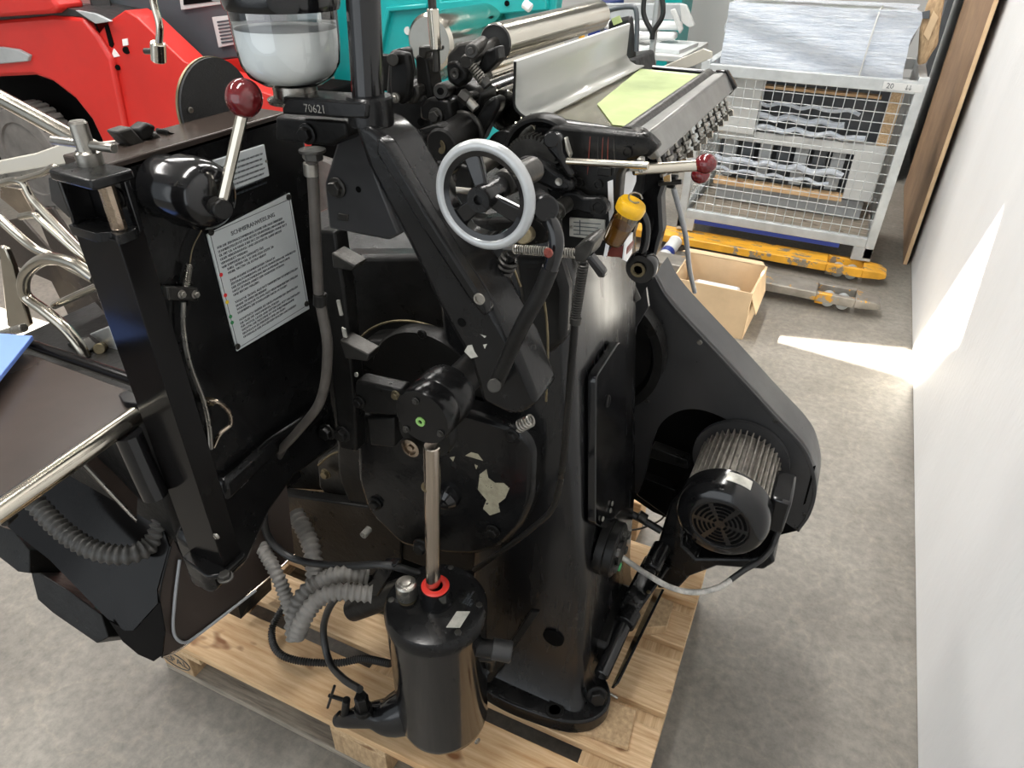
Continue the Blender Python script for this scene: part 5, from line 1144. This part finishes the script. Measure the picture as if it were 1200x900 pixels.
for (a, b), m_ in (((259, 322), 'reddot'), ((264, 346), 'reddot'), ((266, 354), 'yeldot'), ((270, 371), 'greenp'), ((272, 378), 'greenp')):
    q = P(a, b, x=LXp + .0036); lathe('colour_dot', q, (1, 0, 0), [(0, .0028), (.0005, .0028), (.0005, 0)], M[m_], np_, 20)
for q in ((247, 272), (338, 231), (359, 356), (278, 406)): screw(P(*q, x=LXp + .004), (1, 0, 0), .0045, M['iron'], np_)
np2, A2, B2, C2, D2 = notice('upper_notice', ((250, 188), (310, 169), (316, 206), (258, 230)))
for i in range(7):
    text('print', 'HINWEISE FÜR DEN BETRIEB DER MASCHINE UND PFLEGE'[i:i + 40 - i % 3], (LXp + .0036, A2.y + .006, B2.z - .012 - .0065 * i), (0, 1, 0), (0, 0, 1), .0036, M['ink'], np2, 'LEFT', .0002)
screw(P(312, 189, x=LXp + .004), (1, 0, 0), .002, M['steel'], np2)
# black dome with lever
dmc = P(216, 222, x=LXp); dr_ = .036
dmc = P(190, 218, x=LXp)
dm = lathe('dome_housing', (LXp, dmc.y, dmc.z), (1, 0, 0), [(0, .036), (.003, .0375), (.030, .0375), (.034, .041), (.062, .041), (.078, .037), (.088, .028), (.092, .014), (.092, 0)], M['castg'], pr, 48)
dm.location = (0, 0, 0)
sh0 = P(240, 236, x=LXp + .06); sh1 = P(262, 246, x=LXp + .115)
cyl('lever_shaft', sh0, sh1, .011, M['castd'], pr); 
lvb = P(260, 238, x=LXp + .100); lvt = P(283, 138, y=lvb.y + .0)
lvt = P(284, 134, x=lvb.x + .02)
cyl('operating_lever', lvb, lvt, .0062, M['chrome'], pr, 8)
kb = P(286, 115, x=lvb.x + .022); ball('lever_knob', kb, S(21, kb), M['redk'], pr, (1, 1, 1.05), lvt - lvb)
screw(P(175, 242, x=LXp + .003), (1, 0, 0), .008, M['castd'], pr)
screw(P(173, 236, x=LXp + .003), (1, 0, 0), .008, M['castd'], pr)
# grit disc standing on the bed
gc_ = P(262, 118, x=-.80); gr_ = .052
bm = bmesh.new(); pts_ = []
ga = P(213, 156, x=-.80); gb = P(286, 140, x=-.80); 
cy_ = (P(205, 110, x=-.80).y + P(292, 110, x=-.80).y) / 2
Rg = (P(292, 110, x=-.80).y - P(205, 110, x=-.80).y) / 2; zc = P(250, 66, x=-.80).z - Rg
zcut = ga.z
for k in range(49):
    a = math.radians(-60 + 300 * k / 48); z = zc + Rg * math.sin(a)
    if z >= zcut - .001: pts_.append(Vector((-.80, cy_ + Rg * math.cos(a), z)))
gdisc = prism('grit_disc', pts_, (.004, 0, 0), M['sand'], pr, 0)
lab(prism('disc_backing', [p + Vector((-.0045, (p.y - cy_) * .02, (p.z - zc) * .02)) for p in pts_], (.004, 0, 0), M['brass'], gdisc, 0), 'golden backing edge')
screw(P(223, 129, x=-.795), (1, 0, 0), .004, M['steel'], gdisc)
prism('disc_holder', [Vector((-.80, cy_ - Rg * .7, zcut - .012)), Vector((-.80, cy_ + Rg * .7, zcut - .012)), Vector((-.80, cy_ + Rg * .7, zcut + .002)), Vector((-.80, cy_ - Rg * .7, zcut + .002))], (.03, 0, 0), M['cast'], pr, .002)
# small catches on the bed
zb = bt_[0].z
for pts_, m_ in (([(122, 152), (140, 146), (158, 166), (150, 172), (136, 168)], 'iron'), ([(148, 150), (160, 141), (170, 146), (166, 158), (154, 164)], 'castd'), ([(164, 156), (170, 152), (182, 164), (176, 168)], 'iron'), ([(180, 150), (184, 149), (190, 160), (206, 152), (212, 160), (186, 166)], 'castd')):
    prX('bed_catch', LXp - .06, pts_, .02, M[m_], lf, .003)
# oil line with clamp
tube('oil_wire', [P(236, 270, x=LXp + .01), P(226, 290, x=LXp + .01), P(222, 312, x=LXp + .01)], .0008, M['brass'], pr, 6)
spring('wire_sleeve', P(222, 310, x=LXp + .01), P(217, 342, x=LXp + .01), .0035, .0012, 14, M['steel'], pr)
prX('line_clamp', LXp + .016, [(196, 336), (232, 337), (233, 353), (198, 352)], -.012, M['iron'], pr, .002)
for q in ((213, 345), (229, 345)): hexbolt(P(*q, x=LXp + .017), (1, 0, 0), .0042, M['steel'], pr)
tube('oil_line', [P(215, 354, x=LXp + .01), P(215, 385, x=LXp + .01), P(222, 425, x=LXp + .01), P(238, 468, x=LXp + .01), P(245, 500, x=LXp + .01), P(247, 526, x=LXp + .01)], .0032, M['steel'], pr, 10)
tube('oil_line', [P(242, 470, x=LXp + .008), P(255, 471, x=LXp + .02), P(268, 482, x=LXp + .022), P(270, 497, x=LXp + .02), P(258, 508, x=LXp + .015), P(250, 524, x=LXp + .01)], .0032, M['rodst'], pr, 10)
cyl('line_fitting', P(240, 470, x=LXp), P(250, 471, x=LXp + .014), .006, M['brass'], pr, 6)
# --- screw column at the left front
cy0 = .415
_l = [P(75, 210, y=cy0), P(142, 425, y=cy0), P(230, 685, y=cy0)]
_m = [P(136, 280, y=cy0), P(186, 425, y=cy0), P(249, 625, y=cy0)]
xl = sum(v.x for v in _l) / 3; xm = sum(v.x for v in _m) / 3
cyb = (P(172, 272, x=xm).y + P(215, 425, x=xm).y + P(274, 620, x=xm).y) / 3
zt0 = (P(75, 210, x=xl).z + P(112, 220, x=xm).z) / 2; zb0 = P(256, 672, x=xm).z; zs = P(133, 275, y=cy0).z
co = box('screw_column', (xl, cy0, zb0), (xm, cyb, zs - .006), M['sheet'], pr, .0012)
lab(box('column_back', (xl, cyb - .006, zs - .006), (xm, cyb, zt0), M['castg'], co, .001), 'open upper back plate')
box('column_flange', (xl, cy0, zs - .006), (xl + .005, cyb - .006, zt0), M['castg'], co, .001)
th = cyl('threaded_spindle', (xm - .012, cy0 + .014, zs - .005), (xm - .012, cy0 + .014, zt0), .0068, M['rodst'], co)
bm = bmesh.new(); add_tube(bm, [Vector((xm - .012 + .0072 * math.cos(2 * math.pi * i / 10), cy0 + .014 + .0072 * math.sin(2 * math.pi * i / 10), zs + (zt0 - zs) * i / 380)) for i in range(381)], .0010, 5)
finish('thread', bm, M['rodst'], th)
dx_, dy_ = xm - xl, cyb - cy0
prism('column_cap', round_poly([Vector((xl - .004, cy0 - .004, zt0)), Vector((xm + .002, cy0 - .008, zt0)), Vector((xm + .004, cyb + .006, zt0)), Vector((xl - .004, cyb + .006, zt0))], .006, 2), (0, 0, .010), M['cast'], co, .002)
bx_ = P(106, 190, z=zt0 + .012)
lathe('spindle_bush', (bx_.x, bx_.y, zt0 + .010), (0, 0, 1), [(0, .0125), (.012, .0125), (.014, .010), (.014, .0088), (.016, .0085), (.040, .0085), (.042, .007)], M['steel'], co, 40)
cyl('tommy_bar', P(62, 164, y=bx_.y - .002), P(134, 174, y=bx_.y + .004), .0046, M['steel'], co)
hexbolt(P(137, 232, y=cyb - .007), (0, -1, 0), .008, M['castd'], co)
prism('slide_nut', round_poly([Vector((xl - .002, cy0 - .004, zs)), Vector((xm - .022, cy0 - .006, zs)), Vector((xm - .012, cy0 + .004, zs)), Vector((xm + .003, cy0 - .002, zs)), Vector((xm + .003, cy0 + .02, zs)), Vector((xm - .004, cy0 + .03, zs)), Vector((xm + .003, cyb, zs)), Vector((xl - .002, cyb - .007, zs))], .004, 2), (0, 0, -.010), M['cast'], co, .002)
fp = prism('foot_plate', round_poly([Vector((xl - .004, cy0 - .012, zb0)), Vector((xm - .01, cy0 - .022, zb0)), Vector((xm + .008, cy0 - .008, zb0)), Vector((xm + .008, cyb + .004, zb0)), Vector((xl, cyb, zb0))], .006, 2), (0, 0, -.008), M['cast'], co, .002)
fb = P(257, 683, z=zb0 + .002)
hexbolt((fb.x, cy0 - .012, zb0 + .001), (0, 0, 1), .008, M['iron'], co)
screw(P(254, 628, y=cy0 - .0005), (0, -1, 0), .005, M['steel'], co)
# --- feed table with its round front bar
tz_ = 1.075
bA, bB = P(160, 487, z=tz_), P(-10, 606, z=tz_)
tray = prism('feed_table', [P(-160, 400, z=tz_), P(36, 415, z=tz_), P(152, 458, z=tz_), P(160, 484, z=tz_), P(-30, 612, z=tz_), P(-200, 560, z=tz_)], (0, 0, -.006), M['browns'], pr, .001)
def off(p, d): return p + Vector(d)
e0, e1 = P(32, 409, z=tz_ + .0), P(156, 452, z=tz_ + .0)
tube('table_edge_tube', [e0 + Vector((0, .006, .004)), e1 + Vector((0, .006, .004))], .0085, M['sheet'], tray, n=2)
tube('front_bar', [bA, bB], S(12.5, P(80, 545, z=tz_)), M['chrome'], pr, 28, 2)
prism('stop_block', round_poly([P(138, 462, z=tz_ + .01), P(150, 456, z=tz_ + .01), P(164, 464, z=tz_ + .01), P(166, 474, z=tz_ + .01), P(144, 470, z=tz_ + .01)], .003, 2), (0, 0, -.014), M['cast'], tray, .002)
cyl('bar_end', P(2, 611, z=tz_ - .02), P(14, 600, z=tz_ - .02), .008, M['castd'], tray)
# --- sheet metal chute under the table
def plane_px(a, b, c):
    a, b, c = Vector(a), Vector(b), Vector(c); n = (b - a).cross(c - a)
    def f(px, py):
        r = M3 @ Vector((px - 600.0, 450.0 - py, -FPX)); return CAM0 + r * (n.dot(a - CAM0) / n.dot(r))
    return f
def sheetpoly(name, pts, th, m, par=pr, bev=.0):
    pts = [Vector(p) for p in pts]; bm = bmesh.new()
    bm.faces.new([bm.verts.new(p) for p in pts])
    o = finish(name, bm, m, par, 0, smooth=False); s = o.modifiers.new('thick', 'SOLIDIFY'); s.thickness = th; s.offset = -1; return o
K1 = P(200, 640, z=.70); K2 = P(186, 700, z=.62)
fA = plane_px(K1, K2, P(0, 600, z=.66))
ch = sheetpoly('chute', [fA(a, b) for a, b in ((-140, 500), (0, 608), (60, 655), (104, 700), (128, 724), (148, 738), (158, 738), (187, 706), (186, 690), (200, 640), (160, 520), (40, 440))], .004, M['sheet'])
fB = plane_px(fA(150, 738), fA(187, 706), P(180, 775, z=.50))
sheetpoly('chute_front', [fB(a, b) for a, b in ((128, 728), (148, 738), (158, 738), (187, 706), (193, 740), (190, 768), (180, 775), (162, 767), (144, 752))], .003, M['sheet'], ch)
e1_ = fB(188, 772); e2_ = P(330, 656, x=e1_.x + .05)
fC = plane_px(fA(187, 700), e1_, e2_)
sheetpoly('chute_side', [fC(a, b) for a, b in ((186, 692), (191, 745), (190, 770), (216, 757), (300, 690), (345, 650), (335, 560), (240, 540), (200, 640))], .003, M['browns'], ch)
tube('chute_edge', [fC(a, b) for a, b in ((190, 770), (216, 757), (300, 690), (345, 650))], .0022, M['rodst'], ch, 8, 3)
tube('chute_lip', [fA(a, b) for a, b in ((-140, 500), (0, 608), (60, 655), (104, 700), (128, 724), (148, 738))], .0025, M['castd'], ch, 8, 3)
tube('chute_seam', [fA(200, 640), fA(187, 695), fC(190, 735), fC(190, 770)], .0022, M['castd'], ch, 8, 4)
tube('edge_cable', [fC(214, 650) + Vector((.004, -.01, 0)), fC(208, 700) + Vector((.004, -.01, 0)), fC(207, 735) + Vector((.004, -.01, 0)), fC(218, 748) + Vector((.004, -.008, 0)), fC(236, 738) + Vector((.004, -.006, 0)), fC(300, 690) + Vector((.004, -.004, .002))], .0028, M['plas'], pr, 10)
prism('chute_box', [fA(a, b) + Vector((0, .012, -.02)) for a, b in ((24, 668), (34, 668), (70, 690), (108, 718), (116, 745), (102, 752), (50, 716), (32, 700))], (.0, .05, -.05), M['castd'], ch, .002)
prism('chute_bracket', [fA(a, b) + Vector((0, .01, -.01)) for a, b in ((-20, 612), (8, 622), (26, 645), (26, 672), (12, 670), (-20, 645))], (0, .05, -.05), M['castd'], ch, .002)
# pad under the press between chute and pallet
sheetpoly('angle_plate', [P(256, 712, z=.165), P(282, 724, z=.165), P(318, 690, z=.165), P(316, 655, z=.28), P(270, 668, z=.30)], .004, M['castd'])
# big corrugated hose under the table
tube('hose_pipe', [P(150, 508, y=.40), P(166, 545, y=.40), P(182, 580, y=.40)], S(15, P(166, 545, y=.40)), M['castg'], pr, 20, 4)
ribbed('corrugated_hose', [P(x_, y_, z=z_) for x_, y_, z_ in ((181, 572, .80), (191, 602, .74), (178, 636, .70), (150, 650, .70), (112, 645, .71), (76, 624, .73), (44, 592, .76), (20, 560, .80))], S(12.5, P(110, 640, z=.71)), M['corrd'], pr)
sheetpoly('inner_sheet', [P(95, 545, z=.85), P(135, 505, z=.85), P(162, 560, z=.80), P(160, 612, z=.76)], .003, M['browns'])
tube('stay_rod', [P(95, 540, z=.86), P(160, 610, z=.76)], .003, M['steel'], pr, 8, 2)
tube('stay_rod', [P(120, 520, z=.86), P(160, 560, z=.80)], .005, M['castd'], pr, 8, 2)
box('inner_duct', (-1.25, .50, .62), (-.86, .80, .98), M['castd'], pr, .01)
# --- nickel delivery rails on the far left
RY = .60
def rail(pts, r, y=RY, m='nickel', nm='delivery_rail', dy=0): return tube(nm, [P(a, b, y=y) for a, b in pts], S(r, P(*pts[0], y=y)), M[m], pr, 16)
rail([(-20, 104), (40, 136), (98, 168)], 9, .72, nm='guide_tube')
rail([(-30, 228), (30, 283), (60, 300), (82, 312), (112, 328)], 5.5)
rail([(-20, 222), (22, 212), (42, 238), (100, 298), (112, 312)], 4.2)
rail([(20, 212), (50, 203), (64, 196), (78, 208)], 3.6)
rail([(24, 254), (40, 252), (52, 262), (104, 308)], 4)
rail([(112, 326), (84, 308), (52, 304), (30, 322), (30, 346), (52, 364), (76, 384), (92, 404), (100, 418)], 7.5, RY - .02)
rail([(64, 358), (90, 346), (118, 334)], 4.5)
rail([(76, 208), (100, 240), (108, 262)], 4)
prY('rail_post', RY + .1, [(-2, 288), (6, 292), (14, 312), (34, 382), (22, 390), (8, 382)], .012, M['nickel'], pr, .003)
cyl('rail_joint', P(-6, 394, y=RY), P(28, 384, y=RY), .008, M['steel'], pr)
prY('delivery_board', RY + .06, [(-10, 190), (40, 180), (96, 160), (110, 168), (158, 162), (134, 178), (84, 200), (-10, 206)], .01, M['cream'], pr, .002)
prY('board_edge', RY + .055, [(-10, 206), (84, 190), (134, 176), (134, 184), (60, 202), (-10, 218)], .01, M['steel'], pr, .001)
prY('delivery_plate', RY + .14, [(56, 208), (74, 206), (92, 242), (108, 262), (88, 262), (60, 236)], .006, M['guard'], pr, .001)
prY('delivery_plate', RY + .12, [(0, 218), (24, 222), (40, 250), (30, 256), (0, 232)], .006, M['rodst'], pr, .001)
prY('delivery_plate', RY + .16, [(-10, 262), (24, 255), (64, 300), (120, 360), (150, 410), (100, 410), (60, 330), (-10, 300)], .006, M['browns'], pr, .001)
prY('delivery_plate', RY + .10, [(40, 246), (60, 244), (100, 300), (126, 345), (134, 380), (90, 330), (58, 290)], .006, M['browns'], pr, .001)
prY('curved_plate', RY + .02, [(104, 392), (128, 382), (148, 440), (140, 445), (122, 424), (116, 400)], .008, M['alu'], pr, .002)
cyl('plate_axle', P(116, 409, y=RY), P(124, 405, y=RY + .03), S(6.5, P(116, 409, y=RY)), M['brass'], pr)
prY('rail_end_clip', RY - .01, [(78, 402), (92, 400), (104, 412), (102, 419), (84, 420)], .02, M['iron'], pr, .002)
prY('plate_strip', RY + .09, [(94, 372), (98, 370), (114, 388), (110, 391)], .003, M['white'], pr, 0)
# blue board on the table
tz2 = tz_ + .019
bl = prism('blue_board', [P(-150, 380, z=tz2 + .006), P(38, 393, z=tz2 + .006), P(0, 440, z=tz2 + .006), P(-60, 520, z=tz2 + .006), P(-170, 480, z=tz2 + .006)], (0, 0, -.007), M['blue'], None, .001)
tag(bl, 'bright blue board lying on the brown-black feed table', 'board')
# lamp pipe at upper left
tube('lamp_pipe', [P(180, -40, y=.80), P(180, 0, y=.80), P(187, 30, y=.80), P(186, 54, y=.80)], S(4.2, P(184, 30, y=.80)), M['chrome'], pr, 14)
cyl('pipe_collar', P(185, 50, y=.80), P(186, 72, y=.80), S(8.5, P(184, 60, y=.80)), M['chrome'], pr)
cyl('collar_screw', P(170, 60, y=.795), P(180, 60, y=.795), .0045, M['iron'], pr)
# grey cable behind the ink unit
tube('signal_cable', [P(789, 220, y=.98), P(796, 245, y=1.0), P(804, 280, y=1.05), P(808, 315, y=1.10), P(814, 342, y=1.2)], S(3.2, P(804, 280, y=1.0)), M['plas'], pr, 10)
prY('cable_clip', .96, [(780, 208), (792, 208), (790, 222), (780, 221)], .02, M['castd'], pr, .003)
cyl('clip_screw', P(772, 215, y=.955), P(799, 213, y=.955), .0035, M['iron'], pr)
# small tin
a, b = P(778, 302, z=.045), P(791, 284, z=.075)
tn = lathe('tin', a, b - a, [(0, .036), (.002, .038), ((b - a).length, .038), ((b - a).length + .002, .034)], M['lgrey'], lb, 36)
lathe('lid', a, b - a, [((b - a).length, .039), ((b - a).length + .01, .039), ((b - a).length + .011, .034), ((b - a).length + .008, 0)], M['white'], lb, 36)
lathe('label_band', a, b - a, [((b - a).length * .15, .0385), ((b - a).length * .4, .0385)], M['navy'], tn, 36, cap=False)
